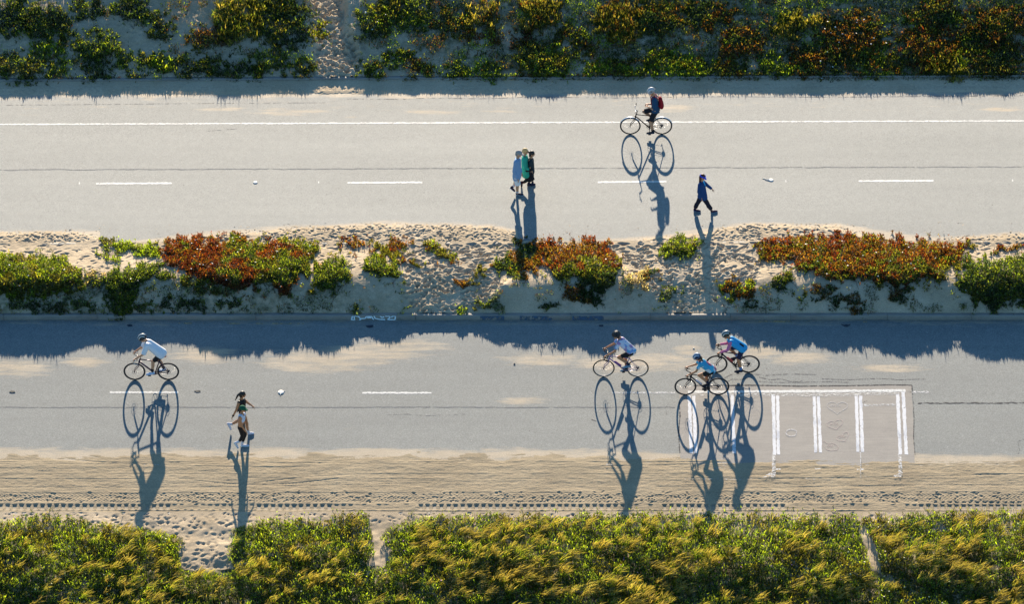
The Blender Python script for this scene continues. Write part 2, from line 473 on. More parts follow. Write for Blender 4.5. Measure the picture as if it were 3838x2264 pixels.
# --- dune slope at the top
def dune_post(X, S, Z):
    st = Stamper(X, S, Z); d = S-kskew(S)*X-(S_UT+0.12)
    Z += (fbm(X*4, S*4, 81, 4)-0.5)*0.05*ss(0, .4, d)
    Z += (fbm(X*12, S*12, 82, 3)-0.5)*0.02*ss(0, .2, d)
    r = random.Random(5); k = 0
    while k < 520:
        px = r.uniform(1080, 1420); py = r.uniform(-140, 292)
        x, y, z = on_terrain(px, py); x = float(x); s = float(y)-Y0
        if float(topgap(x, s)) > 0.3:
            st.foot(x, s, r.gauss(0.0, 0.6), r.uniform(0.10, 0.17), r.uniform(0.055, 0.085), r.uniform(0.03, 0.05), 0.6); k += 1
    for k in range(900):
        x = r.uniform(-18, 18); s = S_UT+0.2+r.uniform(0, 4.3)
        st.foot(x, s, r.uniform(0, 3.1), r.uniform(0.06, 0.16), r.uniform(0.04, 0.08), r.uniform(0.008, 0.03))
    return Z
def litter_dune(X, S, Z):
    px, py = project(X, S+Y0, Z)
    return np.interp(px, [0, 600, 1000, 1150, 1290, 1500, 2400, 3838], [0.3, 0.15, 0.5, 0.0, 0.0, 0.75, 0.95, 1.0])*(1-topgap(X, S))*ss(300, 250, py)*ss(0.25, 0.5, fbm(X*0.9, S*0.9, 87))
vs_d = np.concatenate([np.arange(S_UT+0.12-0.01, S_UT+5.6, 0.033), S_UT+np.array([5.8, 6.4, 7.2, 8.2, 9.2, 11, 14, 20, 40, 120])])
dune = grid_mesh('sand_dune', xs_grid(0.033), vs_d, dune_z, SANDL, {'litter': litter_dune}, post=dune_post); tag(dune, kind='structure')

# --- verge at the bottom
def verge_post(X, S, Z):
    st = Stamper(X, S, Z); r = random.Random(9)
    Z += (fbm(X*5, S*5, 91, 4)-0.5)*0.03*ss(S_LB-.05, S_LB-.4, S)
    for k in range(330):
        px = r.uniform(300, 960); py = r.uniform(1950, 2150)
        x, y, z = on_terrain(px, py); st.foot(float(x), float(y)-Y0, r.gauss(1.6, 0.8), r.uniform(0.05, 0.11), r.uniform(0.04, 0.06), r.uniform(0.015, 0.034), 0.3)
    for k in range(500):
        x = r.uniform(-17, 17); s = S_LB-r.uniform(0.06, 0.5)
        st.foot(x, s, r.uniform(0, 3), r.uniform(0.03, 0.09), r.uniform(0.02, 0.05), r.uniform(0.01, 0.03), 0.3)
    return Z
def litter_verge(X, S, Z):
    px, py = project(X, S+Y0, Z)
    return ss(1960, 2010, py)*1.6*np.array(~holes(px, py), float)
def inpoly(px, py, poly):
    poly = np.asarray(poly, float); x0, y0 = poly[:, 0], poly[:, 1]; x1, y1 = np.roll(x0, -1), np.roll(y0, -1)
    r = np.zeros(np.shape(px), bool)
    for a, b, c, d in zip(x0, y0, x1, y1):
        if b == d: continue
        cond = ((b > py) != (d > py)) & (px < (c-a)*(py-b)/(d-b)+a)
        r ^= cond
    return r
q = 1.5254
HOLES = [[(225, 1255), (225, 1282), (330, 1290), (400, 1304), (450, 1322), (438, 1345), (442, 1398), (500, 1405), (575, 1398), (560, 1345), (582, 1318), (560, 1300), (610, 1288), (600, 1255)],
         [(912, 1262), (912, 1300), (918, 1340), (900, 1392), (945, 1392), (962, 1352), (938, 1318), (955, 1290), (990, 1262)],
         [(2104, 1285), (2112, 1312), (2130, 1352), (2140, 1400), (2165, 1412), (2158, 1360), (2142, 1322), (2130, 1290)],
         [(1330, 1255), (1360, 1268), (1400, 1266), (1420, 1255)], [(2150, 1428), (2190, 1418), (2210, 1432), (2170, 1440)]]
def holes(px, py, jit=0.0):
    r = np.zeros(np.shape(px), bool)
    jx = jit*(fbm(px*0.02, py*0.02, 95)-0.5); jy = jit*(fbm(px*0.02, py*0.02, 96)-0.5)
    for h in HOLES: r |= inpoly(px+jx, py+jy, np.array(h)*q)
    return r
vs_v = np.concatenate([S_LB+np.array([-700, -200, -60.0, -25, -14, -10, -8, -7.2]), np.arange(S_LB-6.6, S_LB+0.02, 0.04)])
verge = grid_mesh('verge', xs_grid(0.04), vs_v, lambda X, S: verge_z(X, np.maximum(S, S_LB-14)), SANDL, {'litter': litter_verge}, post=verge_post); tag(verge, kind='structure')

# --- wind-blown sand lying on the lower road, rolled by tyres
def drift_low_z(X, S):
    px, py = project(X, S+Y0, G*S); u = py/q
    edge = 1099+10*(fbm(X*0.9, S*0, 62)-0.5)+np.interp(px/q, [0, 1400, 1700, 2516], [0, 0, 12, 16])
    t = -0.014+0.034*ss(-10, 60, u-edge+26*(fbm(X*1.3, S*3, 105, 4)-0.5))+0.012*ss(60, 150, u-edge)
    t = t+(fbm(X*1.6, S*7, 101, 5)-0.5)*0.018
    return G*S+t
def drift_low_post(X, S, Z):
    px, py = project(X, S+Y0, Z); u = py/q
    st = Stamper(X, S, Z); on = ss(1108, 1135, u)
    def at(row): return row_s(row*q, lambda s: G*s)
    # straight wheel ruts
    for row, dep, w in ((1138, .005, .02), (1143, .003, .02), (1168, .003, .03), (1179, .0035, .022), (1214, .004, .03), (1259, .005, .03)):
        sr = at(row)+0.14*(fbm(X*0.16, S*0, int(row))-0.5)
        dep = dep*(0.2+1.5*vn(X*0.5, S*0, int(row)+1))
        Z += -dep*np.exp(-((S-sr)/w)**2) + 0.5*dep*np.exp(-((S-sr-2.1*w)/w)**2)
    # herringbone tread bands
    for row, hw, dep, per in ((1155, .11, .005, .10), (1192, .20, .005, .09), (1222, .12, .011, .13), (1232, .10, .012, .12), (1126, .12, .004, .09)):
        sr = at(row)+0.06*(fbm(X*0.1, S*0, int(row)+7)-0.5)
        env = np.exp(-((S-sr)/hw)**4)
        ph = (X+np.abs(S-sr)*1.2*(1 if row != 1192 else -1)+0.05*fbm(X*2, S*6, 9))/per
        n = 0.45+0.9*fbm(X*1.7, S*4, 33)
        Z += -dep*env*n*(0.5+0.5*np.sin(ph*2*math.pi))
    Z += (fbm(X*9, S*22, 103, 4)-0.5)*0.011*on + (fbm(X*6, S*14, 104, 3)-0.5)*0.012*ss(1210, 1225, u)*ss(1246, 1238, u)
    for (xa, ra, xb, rb, bow, dep) in ((-14.5, 1126, -6, 1150, 8, .006), (-9.8, 1182, -5.2, 1176, 14, .008), (-8, 1190, -4.6, 1168, -4, .007), (2.5, 1148, 9.2, 1128, 3, .008), (4, 1176, 16, 1165, 6, .006), (-16, 1200, -2, 1188, 5, .005), (6, 1205, 17, 1196, -5, .006)):
        tt = np.clip((X-xa)/(xb-xa), 0, 1); row = ra+(rb-ra)*tt+bow*np.sin(tt*math.pi)
        sr = (row-1150)*(at(1180)-at(1120))/60.0+at(1150)
        Z += -dep*np.exp(-((S-sr)/.022)**2)*ss(0, .06, tt)*ss(1, .94, tt)
    # square lug prints
    x = -16.6; r = random.Random(2)
    while x < 16.6:
        pxx = float(project(x, Y0+at(1249), 0)[0])
        soft = 1.0
        for a, b in ((640, 960), (1250, 1560), (2340, 2480), (2960, 3430)):
            if a < pxx < b: soft = r.choice([0.0, 0.2, 0.4, 0.55])
        st.rect(x, at(1248.5), 0.062, 0.125, 0.036*soft)
        if pxx > 3500: st.rect(x+0.02, at(1238), 0.06, 0.05, 0.02)
        x += 0.212+r.uniform(-.006, .006)
    for k in range(500):
        st.foot(r.uniform(-17, 17), at(r.uniform(1212, 1238)), r.uniform(0, 3), r.uniform(.03, .09), r.uniform(.02, .05), r.uniform(.006, .018), .4)
    return Z
s_top = row_s(1078*q, lambda s: G*s)
vs_dl = np.arange(S_LB-0.02, s_top, 0.02)
dl = grid_mesh('sand_on_lower_road', xs_grid(0.024), vs_dl, drift_low_z, SANDD, post=drift_low_post); tag(dl, kind='structure')

# --- sand drifts along the median side of the upper road, full of footprints
def drift_up_z(X, S):
    px, py = project(X, S+Y0, upper_z(X, S)); u = py/q
    lo = 570-np.interp(px/q, [-50, 200, 245, 262, 400, 500, 700, 950, 1200, 1268, 1278, 1500, 1560, 1600, 1700, 1850, 2060, 2110, 2250, 2350, 2516, 2600], [6, 6, -4, -34, -20, -2, 14, 27, 20, 8, -34, -34, -16, -8, 2, 26, 22, 2, -24, -8, 2, 2])
    t = -0.014+0.05*ss(-2, 20, u-lo+6*(fbm(X*2, S*2, 111)-0.5))
    return upper_z(X, S)+t
def drift_up_post(X, S, Z):
    st = Stamper(X, S, Z); r = random.Random(12)
    for k in range(2700):
        x = r.uniform(-18, 18); s = S_UC+r.uniform(0.0, 1.1)
        st.foot(x, s+float(kskew(s))*x, r.gauss(1.57, 1.0), r.uniform(0.06, 0.12), r.uniform(0.03, 0.05), r.uniform(0.010, 0.026), 0.35)
    Z += (fbm(X*6, S*10, 113, 3)-0.5)*0.016
    return Z
vs_du = np.arange(S_UC-0.03, S_UC+1.25, 0.022)
du = grid_mesh('sand_on_upper_road', xs_grid(0.024), vs_du, drift_up_z, SAND, post=drift_up_post); tag(du, kind='structure')
# sand bank along the dune side of the upper road
def drift_top_z(X, S):
    px, py = project(X, S+Y0, upper_z(X, S)); u = py/q
    e = 238-8*px/W_PX+8*(fbm(X*1.2, S*0, 61)-0.5)
    return upper_z(X, S)-0.012+0.04*(1-ss(-16, 2, u-e))+0.05*(1-ss(196, 214, u))+(fbm(X*3, S*5, 121, 4)-0.5)*0.014
def drift_top_post(X, S, Z):
    st = Stamper(X, S, Z); r = random.Random(4)
    at = lambda row: row_s(row*q, lambda s: float(upper_z(0, s)))
    for row in (218, 231):
        x = -17
        while x < 17.5:
            sc = at(row); st.rect(x, sc+float(kskew(sc))*x*1.0, 0.06, 0.07, 0.015*r.choice([1, 1, .6, .3])); x += 0.21
    for k in range(900):
        x = r.uniform(-17.5, 17.5); sc = at(r.uniform(208, 240)); st.foot(x, sc+float(kskew(sc))*x, r.uniform(0, 3), r.uniform(.04, .1), r.uniform(.03, .05), r.uniform(.006, .014), .4)
    return Z
vs_dt = np.arange(row_s(252*q, lambda s: float(upper_z(0, s))), S_UT+0.02, 0.024)
dt = grid_mesh('sand_beside_dune', xs_grid(0.026), vs_dt, drift_top_z, SAND, post=drift_top_post); tag(dt, kind='structure')

# --- kerbs
def make_concrete():
    m = bpy.data.materials.new('concrete'); n, l = nodes_of(m); b = n['Principled BSDF']
    geo = n.new('ShaderNodeNewGeometry'); pos = geo.outputs['Position']
    c = ramp(n, l, noise_node(n, l, pos, 2.5, 6, 0.7, (0.5, 1, 1)), [(0.3, (0.20, 0.185, 0.16)), (0.7, (0.29, 0.27, 0.23))])
    g = ramp(n, l, noise_node(n, l, pos, 40, 3, 0.7), [(0.3, (0.85,)*3), (0.7, (1.15,)*3)])
    l.new(mixc(n, l, 1.0, c, g, 'MULTIPLY'), b.inputs['Base Color']); b.inputs['Roughness'].default_value = 0.85
    bp = n.new('ShaderNodeBump'); bp.inputs['Distance'].default_value = 0.01; l.new(noise_node(n, l, pos, 25, 4, 0.7), bp.inputs['Height']); l.new(bp.outputs[0], b.inputs['Normal'])
    return m
CONC = make_concrete()
def kerb(name, s0, z0, h, w, joints_px, face_lo=0.12):
    """kerb bar from x=-400..400 split by joints; profile with a rounded front edge"""
    xs = [-400, -60, -30]+[float(on_z(p, 1190, z0)[0]) for p in joints_px]+[30, 60, 400]
    MBv = []; MBf = []
    r = 0.025
    prof = [(0, -face_lo), (0.012, h-r), (0.012+r*0.3, h-r*0.3), (0.012+r, h), (w, h), (w, -face_lo)]
    for a, b in zip(xs[:-1], xs[1:]):
        nseg = max(2, int(min(12, (b-a)/0.8))); xx = np.linspace(a+0.004, b-0.004, nseg)
        base = len(MBv)
        for x in xx:
            xc = max(-60, min(60, x)); wob = 0.008*math.sin(x*1.7+1)+0.006*math.sin(x*4.3)
            for (y, z) in prof:
                MBv.append((x, Y0+s0+float(kskew(s0))*xc+y+wob*(0 if z < 0 else 1)*0.6, z0+z+wob*0.5*(z > 0)))
        k = len(prof)
        for i in range(nseg-1):
            for j in range(k):
                a0 = base+i*k+j; a1 = base+i*k+(j+1) % k
                MBf.append((a0, a0+k, a1+k, a1))
        MBf.append(tuple(base+j for j in range(4))); MBf.append((base, base+3, base+4, base+5))
        e = base+(nseg-1)*k
        MBf.append(tuple(e+j for j in (3, 2, 1, 0))); MBf.append((e+5, e+4, e+3, e))
    return mesh_np(name, np.array(MBv), [np.array(MBf)], CONC)
k1 = kerb('kerb', S_LC, Z_LC, KH, KW, [-300, 15, 365, 957, 1558, 2140, 2437, 2738, 2962, 3325, 3640, 4100]); tag(k1, kind='structure')
k2 = kerb('kerb', S_UC-0.14, Z_UC, 0.045, 0.14, [0, 700, 1500, 2100, 2700, 3300, 3900], 0.4); tag(k2, kind='structure')
k3 = kerb('kerb', S_UT, Z_UT, 0.135, 0.13, [0, 600, 1200, 1800, 2400, 3000, 3700], 0.2); tag(k3, kind='structure')
k4 = kerb('kerb', S_LB-0.14, G*S_LB, 0.04, 0.14, [0, 900, 1700, 2500, 3300], 0.3); tag(k4, kind='structure')

# ------------------------------------------------------------------ painted markings: thin sheets over the road
def zplane(which): return lower_z if which == 'L' else upper_z
def px_on_plane(px, py, which, dz):
    z = np.zeros_like(np.asarray(px, float))
    for i in range(8):
        x, y = on_z(px, py, z+dz); z = zplane(which)(x, y-Y0)
    return np.stack([x, y, z+dz], -1)
def strip(name, p0, p1, w_px, which, m, dz=0.003, jag=0.0, step=9, seed=0, wob=0.0):
    """ribbon between two pixel points (photo px), w_px = thickness in px at right angles"""
    p0 = np.array(p0, float); p1 = np.array(p1, float); L = np.linalg.norm(p1-p0); n = max(2, int(L/step)); t = np.linspace(0, 1, n)
    c = p0+(p1-p0)*t[:, None]; d = (p1-p0)/L; nn = np.array([-d[1], d[0]])
    r = np.random.default_rng(seed+int(L))
    ja = (r.random(n)-0.5)*jag*w_px; jb = (r.random(n)-0.5)*jag*w_px
    wv = wob*(vn(t*L/60, t*0, seed+3)-0.5)+0.4*wob*(vn(t*L/14, t*0, seed+4)-0.5)
    a = c+nn*(w_px/2+ja+wv)[:, None]; b = c-nn*(w_px/2+jb-wv)[:, None]
    P = np.concatenate([px_on_plane(a[:, 0], a[:, 1], which, dz), px_on_plane(b[:, 0], b[:, 1], which, dz)])
    i = np.arange(n-1); f = np.stack([i, i+1, i+1+n, i+n], 1)
    return mesh_np(name, P, [f], m)
def ribbon(name, pts, w_px, which, m, dz=0.002, closed=False, jag=0.3, seed=0):
    pts = np.array(pts, float)
    if closed: pts = np.vstack([pts, pts[:1]])
    # resample
    seg = np.linalg.norm(np.diff(pts, axis=0), axis=1); T = np.concatenate([[0], np.cumsum(seg)]); n = max(4, int(T[-1]/4))
    t = np.linspace(0, T[-1], n); c = np.stack([np.interp(t, T, pts[:, 0]), np.interp(t, T, pts[:, 1])], 1)
    d = np.gradient(c, axis=0); d /= np.linalg.norm(d, axis=1)[:, None]+1e-9; nn = np.stack([-d[:, 1], d[:, 0]], 1)
    r = np.random.default_rng(seed+n); w = w_px*(0.5+jag*(r.random(n)-0.5))
    a = c+nn*w[:, None]; b = c-nn*w[:, None]
    P = np.concatenate([px_on_plane(a[:, 0], a[:, 1], which, dz), px_on_plane(b[:, 0], b[:, 1], which, dz)])
    i = np.arange(n-1); f = np.stack([i, i+1, i+1+n, i+n], 1)
    return mesh_np(name, P, [f], m)
def polysheet(name, pts, which, m, dz=0.004, jag=0.0, seed=0, parent=None):
    pts = np.array(pts, float); out = []; r = np.random.default_rng(seed)
    for a, b in zip(pts, np.roll(pts, -1, axis=0)):
        n = max(1, int(np.linalg.norm(b-a)/8))
        for i in range(n): out.append(a+(b-a)*i/n+(r.random(2)-0.5)*jag)
    P = px_on_plane(np.array(out)[:, 0], np.array(out)[:, 1], which, dz)
    me = bpy.data.meshes.new(name); me.from_pydata([tuple(p) for p in P], [], [tuple(range(len(P)))]); me.materials.append(m); me.update()
    o = bpy.data.objects.new(name, me); COL.objects.link(o)
    if parent: o.parent = parent
    return o
BURIED = make_paint('buried_paint', (0.55, 0.52, 0.47), wear=0.56, scale=12, matt=True)
def S_(o): return tag(o, kind='structure')

LINE = make_paint('line_paint', (0.66, 0.65, 0.60), wear=0.36, scale=14)
LINEW = make_paint('worn_line_paint', (0.66, 0.65, 0.62), wear=0.50, scale=12, stretch=(1, 2, 1))
BOXP = make_paint('box_paint', (0.66, 0.66, 0.66), wear=0.33, scale=7, smudge=(0.33, 0.36, 0.42))
FADED = make_paint('faded_paint', (0.62, 0.59, 0.53), wear=0.50, scale=8, stretch=(1, 2.5, 1))
YELLOW = make_paint('old_yellow_paint', (0.55, 0.38, 0.16), wear=0.50, scale=9)
CHALKW = make_paint('white_chalk', (0.44, 0.42, 0.40), wear=0.44, scale=22)
CHALKP = make_paint('pink_chalk', (0.42, 0.33, 0.30), wear=0.45, scale=22)
CRACK = make_paint('crack', (0.09, 0.085, 0.08), wear=0.44, scale=10, matt=True)
CRACK2 = make_paint('thin_crack', (0.14, 0.135, 0.13), wear=0.50, scale=8, matt=True)
SEAM = make_paint('pavement_seam', (0.24, 0.236, 0.222), wear=0.42, scale=6, matt=True)

# upper road: edge line, four dashes, paving seam, small cracks
S_(strip('edge_line', (-400, 466.5), (4240, 450.5), 5.0, 'U', LINE, jag=0.5, step=7))
for a, b, y0, y1 in ((360, 644, 688, 686), (1302, 1583, 684.5, 683), (2240, 2498, 682, 680), (3218, 3499, 678, 677)):
    S_(strip('lane_dash', (a, y0), (b, y1), 6.5, 'U', LINE, jag=0.35, step=6, seed=a))
S_(strip('pavement_seam', (-400, 637), (4240, 623), 2.6, 'U', SEAM, jag=0.8, wob=3, seed=5))
for x, y in ((297, 686), (1194, 683), (2945, 678), (3795, 676)): S_(strip('lane_tick', (x, y-4), (x+1, y+4), 4, 'U', LINE, step=3))
S_(ribbon('crack', [(780, 490), (830, 487), (870, 483), (890, 484)], 1.8, 'U', CRACK2))
S_(ribbon('crack', [(1290, 370), (1500, 371), (1600, 366), (1800, 369), (2000, 362), (2300, 366), (2700, 361), (3100, 363), (3838, 357)], 2.2, 'U', CRACK2))
S_(ribbon('crack', [(0, 393), (200, 392), (600, 388), (1000, 385), (1220, 384)], 1.6, 'U', CRACK2))
# lower road
for a, b, y0, y1 in ((412, 668, 1471, 1471), (1358, 1617, 1473, 1473), (2292, 2530, 1472, 1472), (3403, 3487, 1470, 1470)):
    S_(strip('lane_dash', (a, y0), (b, y1), 6.5, 'L', LINE if a < 2000 else LINEW, jag=0.4, step=6, seed=a))
S_(strip('pavement_seam', (-400, 1527), (2530, 1527), 3.0, 'L', SEAM, jag=0.8, wob=3, seed=8))
S_(strip('pavement_seam', (3440, 1512), (4240, 1509), 4.5, 'L', CRACK, jag=0.8, wob=3, seed=9))
S_(ribbon('crack', [(1450, 1556), (1530, 1553), (1590, 1559), (1680, 1556), (1742, 1553)], 1.8, 'L', CRACK2))
S_(ribbon('crack', [(2216, 1573), (2236, 1580)], 3, 'L', CRACK))
for pts in ([(2725, 1432), (2745, 1422), (2775, 1424), (2800, 1416)], [(2845, 1414), (2885, 1424), (2930, 1421), (2960, 1430), (2995, 1432), (3012, 1424)],
            [(2840, 1430), (2900, 1434), (3000, 1434), (3100, 1431), (3180, 1434)], [(2700, 1426), (2740, 1405), (2800, 1400), (2870, 1408), (2960, 1402), (3060, 1405)],
            [(3080, 1421), (3180, 1424), (3300, 1419), (3370, 1424), (3470, 1421)]):
    S_(ribbon('crack', pts, 3.0, 'L', CRACK2, seed=3))
S_(ribbon('crack', [(2500, 1560), (2494, 1530), (2505, 1511)], 2.0, 'L', CRACK2))
S_(ribbon('crack', [(3838, 1648), (3815, 1655), (3822, 1690), (3816, 1703)], 2.0, 'L', CRACK2))
for x0, x1, y in ((670, 720, 1212), (760, 780, 1212), (830, 900, 1213), (960, 985, 1213), (1020, 1140, 1213), (2828, 2970, 1205), (3015, 3036, 1206), (3235, 3250, 1206), (3400, 3420, 1206)):
    S_(strip('yellow_line', (x0, y), (x1, y), 4, 'L', YELLOW, jag=0.5, step=5, seed=x0))

# resurfaced rectangle with painted stalls
def make_patch():
    m = bpy.data.materials.new('patch_pavement'); n, l = nodes_of(m); b = n['Principled BSDF']
    geo = n.new('ShaderNodeNewGeometry'); pos = geo.outputs['Position']
    c = ramp(n, l, noise_node(n, l, pos, 1.3, 5, 0.65), [(0.3, (0.225, 0.205, 0.18)), (0.7, (0.275, 0.25, 0.215))])
    s2 = ramp(n, l, noise_node(n, l, pos, 9, 5, 0.75, (0.12, 1.6, 1)), [(0.3, (0.88, 0.88, 0.89)), (0.7, (1.12, 1.11, 1.09))])
    s3 = ramp(n, l, noise_node(n, l, pos, 30, 2, 0.7), [(0.3, (0.9,)*3), (0.7, (1.1,)*3)])
    c = mixc(n, l, 1.0, c, s2, 'MULTIPLY'); c = mixc(n, l, 1.0, c, s3, 'MULTIPLY')
    l.new(c, b.inputs['Base Color']); b.inputs['Roughness'].default_value = 0.75
    bp = n.new('ShaderNodeBump'); bp.inputs['Distance'].default_value = 0.004; l.new(noise_node(n, l, pos, 50, 3), bp.inputs['Height']); l.new(bp.outputs[0], b.inputs['Normal'])
    return m
PATCH = make_patch()
S_(polysheet('pavement_patch', [(2545, 1449), (3416, 1444), (3424, 1600), (3430, 1790), (2552, 1790)], 'L', PATCH, 0.003, 3, 1))
S_(ribbon('crack', [(2600, 1446), (2800, 1444), (3000, 1448), (3200, 1446), (3330, 1443), (3418, 1444)], 4.5, 'L', CRACK, 0.005, seed=4))
S_(ribbon('crack', [(3418, 1444), (3422, 1500), (3426, 1570), (3424, 1640), (3430, 1705)], 3.0, 'L', CRACK, 0.005, jag=0.9, seed=5))
S_(ribbon('crack', [(2546, 1500), (2549, 1560), (2543, 1620), (2548, 1700)], 3.5, 'L', CRACK, 0.005, jag=0.9, seed=6))
def _w(pts):
    p = [list(v) for v in pts]
    if len(p) == 4 and abs(p[1][0]-p[0][0]) < 20 and p[2][1]-p[0][1] > 100: p[0][0] -= .3; p[3][0] -= .3; p[1][0] += .3; p[2][0] += .3
    return p
def stall(pts, mm=None, dz=0.006, jag=2.5): return S_(polysheet('stall_line', _w(pts), 'L', mm or BOXP, dz, jag, int(pts[0][0])))
stall([(2578, 1465), (3392, 1460), (3394, 1469), (2578, 1474)], LINE)
stall([(2580, 1476), (3371, 1471), (3369, 1480), (3235, 1482), (3205, 1486), (3120, 1484), (3090, 1488), (2960, 1485), (2920, 1484), (2580, 1484)], FADED)
for xa, xb, ytop, ybot, dxb in ((2577, 2589, 1478, 1700, 8), (2594, 2606, 1484, 1700, 8), (2738, 2750, 1478, 1700, 8), (2892, 2904, 1478, 1706, 5), (2909, 2920, 1484, 1704, 3),
                                (3046, 3057, 1478, 1697, 6), (3062, 3073, 1484, 1697, 8), (3204, 3215, 1480, 1694, 6), (3219, 3231, 1484, 1694, 8), (3358, 3370, 1475, 1704, 10), (3379, 3391, 1470, 1704, 12)):
    stall([(xa, ytop), (xb, ytop), (xb+dxb, ybot), (xa+dxb, ybot)])
stall([(3238, 1516), (3360, 1514), (3360, 1520), (3238, 1522)], LINEW)
S_(ribbon('crack', [(3234, 1512), (3240, 1505), (3250, 1503)], 2.5, 'L', CRACK2, 0.008))
# the same lines where they show through the blown sand (on the sand's own surface height)
for pts in ([(2893, 1704), (2907, 1704), (2907, 1790), (2856, 1790), (2893, 1768)], [(3366, 1704), (3378, 1704), (3383, 1780), (3376, 1790), (3345, 1786), (3368, 1776)],
            [(3223, 1694), (3227, 1694), (3228, 1790), (3225, 1790)], [(2908, 1757), (2926, 1757), (2926, 1763), (2908, 1763)], [(3055, 1756), (3078, 1756), (3078, 1761), (3055, 1761)], [(3212, 1757), (3238, 1757), (3238, 1764), (3212, 1764)]):
    S_(polysheet('stall_line', pts, 'L', LINEW, 0.052, 2.5, 3))
for x0, x1, y in ((2995, 3130, 1796), (2565, 2830, 1797), (3238, 3262, 1787), (2270, 2300, 1742), (540, 606, 1742)):
    S_(strip('buried_line', (x0, y), (x1, y+1), 5, 'L', BURIED, 0.052, 0.8, 5, seed=x0))
# chalk drawings
def heart(cx, cy, w, h, rot=0.0):
    t = np.linspace(0, 2*math.pi, 40, endpoint=False)
    x = 16*np.sin(t)**3/16*w/2; y = -(13*np.cos(t)-5*np.cos(2*t)-2*np.cos(3*t)-np.cos(4*t))/15*h/2
    c, s = math.cos(rot), math.sin(rot)
    return np.stack([cx+x*c-y*s, cy+x*s+y*c], 1)
S_(ribbon('chalk_heart', heart(3138, 1527, 78, 48, 0.02), 2.4, 'L', CHALKW, 0.008, True))
S_(ribbon('chalk_heart', heart(3130, 1592, 62, 38, -0.2), 2.4, 'L', CHALKP, 0.008, True))
S_(ribbon('chalk_heart', heart(3160, 1640, 50, 32, -0.5), 2.4, 'L', CHALKP, 0.008, True))
S_(ribbon('chalk_heart', [(3085, 1655), (3092, 1655), (3101, 1664), (3106, 1664), (3120, 1662), (3136, 1668), (3143, 1678), (3136, 1688), (3115, 1690), (3100, 1687), (3090, 1676), (3084, 1664)], 2.4, 'L', CHALKP, 0.008, True))
S_(ribbon('chalk_ring', [(2966+20*math.cos(a), 1623+13*math.sin(a)) for a in np.linspace(0, 6.28, 24)], 5, 'L', CHALKW, 0.008, True))
for i, (cx, cy, w) in enumerate(((3132, 1522, 40), (3126, 1590, 34), (3156, 1638, 26), (3110, 1672, 22))):   # scribbled names inside
    t = np.linspace(0, 1, 34); r = np.random.default_rng(i)
    S_(ribbon('chalk_scribble', np.stack([cx-w/2+w*t+3*np.sin(t*31+i), cy+4.5*np.sin(t*26+2*i)+2*r.standard_normal(34)*0.4], 1), 1.5, 'L', CHALKW if i == 0 else CHALKP, 0.008))

# paint on the kerb face: pale tag and blue bands, a few mm proud of the face
def kerb_face(name, segs, m, w=0.012, top=False):
    P = []; Fc = []
    for pts in segs:
        pts = np.array(pts, float); n = len(pts)
        for i in range(n-1):
            a, b = pts[i], pts[i+1]
            d = b-a; L = np.hypot(*d)+1e-6; nn = np.array([-d[1], d[0]])/L*w/2
            base = len(P)
            for p in (a-nn, b-nn, b+nn, a+nn):
                z = min(p[1], KH-0.004)
                P.append((p[0], Y0+S_LC+0.010*z/KH-0.006, Z_LC+max(0.004, z)))
            Fc.append((base, base+1, base+2, base+3))
    o = mesh_np(name, np.array(P), [np.array(Fc)], m); o.parent = k1; return o
GRAF = make_paint('pale_blue_spray_paint', (0.75, 0.88, 0.92), wear=0.26, scale=16)
BLUEP = make_paint('faded_blue_kerb_paint', (0.06, 0.11, 0.18), wear=0.47, scale=6)
x0 = float(on_z(1318, 1190, Z_LC)[0]); x1 = float(on_z(1486, 1190, Z_LC)[0]); Lg = x1-x0
gs = []
def gl(u, v): return (x0+Lg*u, KH*v)
gs.append([gl(0.0, .05), gl(.02, .9), gl(.06, .95), gl(.07, .05), gl(0, .1)])
gs.append([gl(.08, .95), gl(.15, .9), gl(.19, .5), gl(.20, .05), gl(.17, .1)])
gs.append([gl(.20, .35), gl(.30, .4), gl(.33, .8), gl(.45, .85), gl(.47, .4), gl(.5, .1)])
gs.append([gl(.33, .8), gl(.36, .55), gl(.44, .6)]); gs.append([gl(.50, .95), gl(.53, .4), gl(.62, .2), gl(.75, .15)])
gs.append([gl(.64, .95), gl(.68, .6), gl(.73, .8)]); gs.append([gl(.75, .95), gl(.85, .9), gl(.86, .6), gl(.80, .15), gl(.97, .1), gl(.98, .95), gl(.90, .9), gl(.90, .6)])
kerb_face('graffiti', gs, GRAF, 0.042)
for a, b in ((1800, 1890), (1948, 2070), (2145, 2268)):
    xa = float(on_z(a, 1190, Z_LC)[0]); xb = float(on_z(b, 1190, Z_LC)[0])
    kerb_face('painted_band', [[(xa, KH*0.5), (xb, KH*0.5)]], BLUEP, KH*0.92)
# ================================================================== plants
GREEN = [(0.050, 0.082, 0.010), (0.078, 0.115, 0.012), (0.11, 0.135, 0.013), (0.035, 0.06, 0.012), (0.13, 0.16, 0.02)]
OLIVE = [(0.09, 0.10, 0.015), (0.12, 0.12, 0.015), (0.06, 0.075, 0.012), (0.15, 0.14, 0.018), (0.08, 0.07, 0.012)]
RED = [(0.14, 0.026, 0.007), (0.18, 0.045, 0.008), (0.12, 0.020, 0.008), (0.18, 0.07, 0.012), (0.08, 0.022, 0.008), (0.09, 0.055, 0.010)]
RUST = [(0.17, 0.07, 0.012), (0.13, 0.045, 0.012), (0.20, 0.10, 0.015), (0.09, 0.05, 0.012), (0.14, 0.11, 0.015)]
DARK = [(0.02, 0.04, 0.010), (0.03, 0.055, 0.012), (0.025, 0.035, 0.012), (0.045, 0.07, 0.015)]
GREY = [(0.13, 0.17, 0.09), (0.17, 0.20, 0.12), (0.09, 0.13, 0.06), (0.20, 0.20, 0.13)]
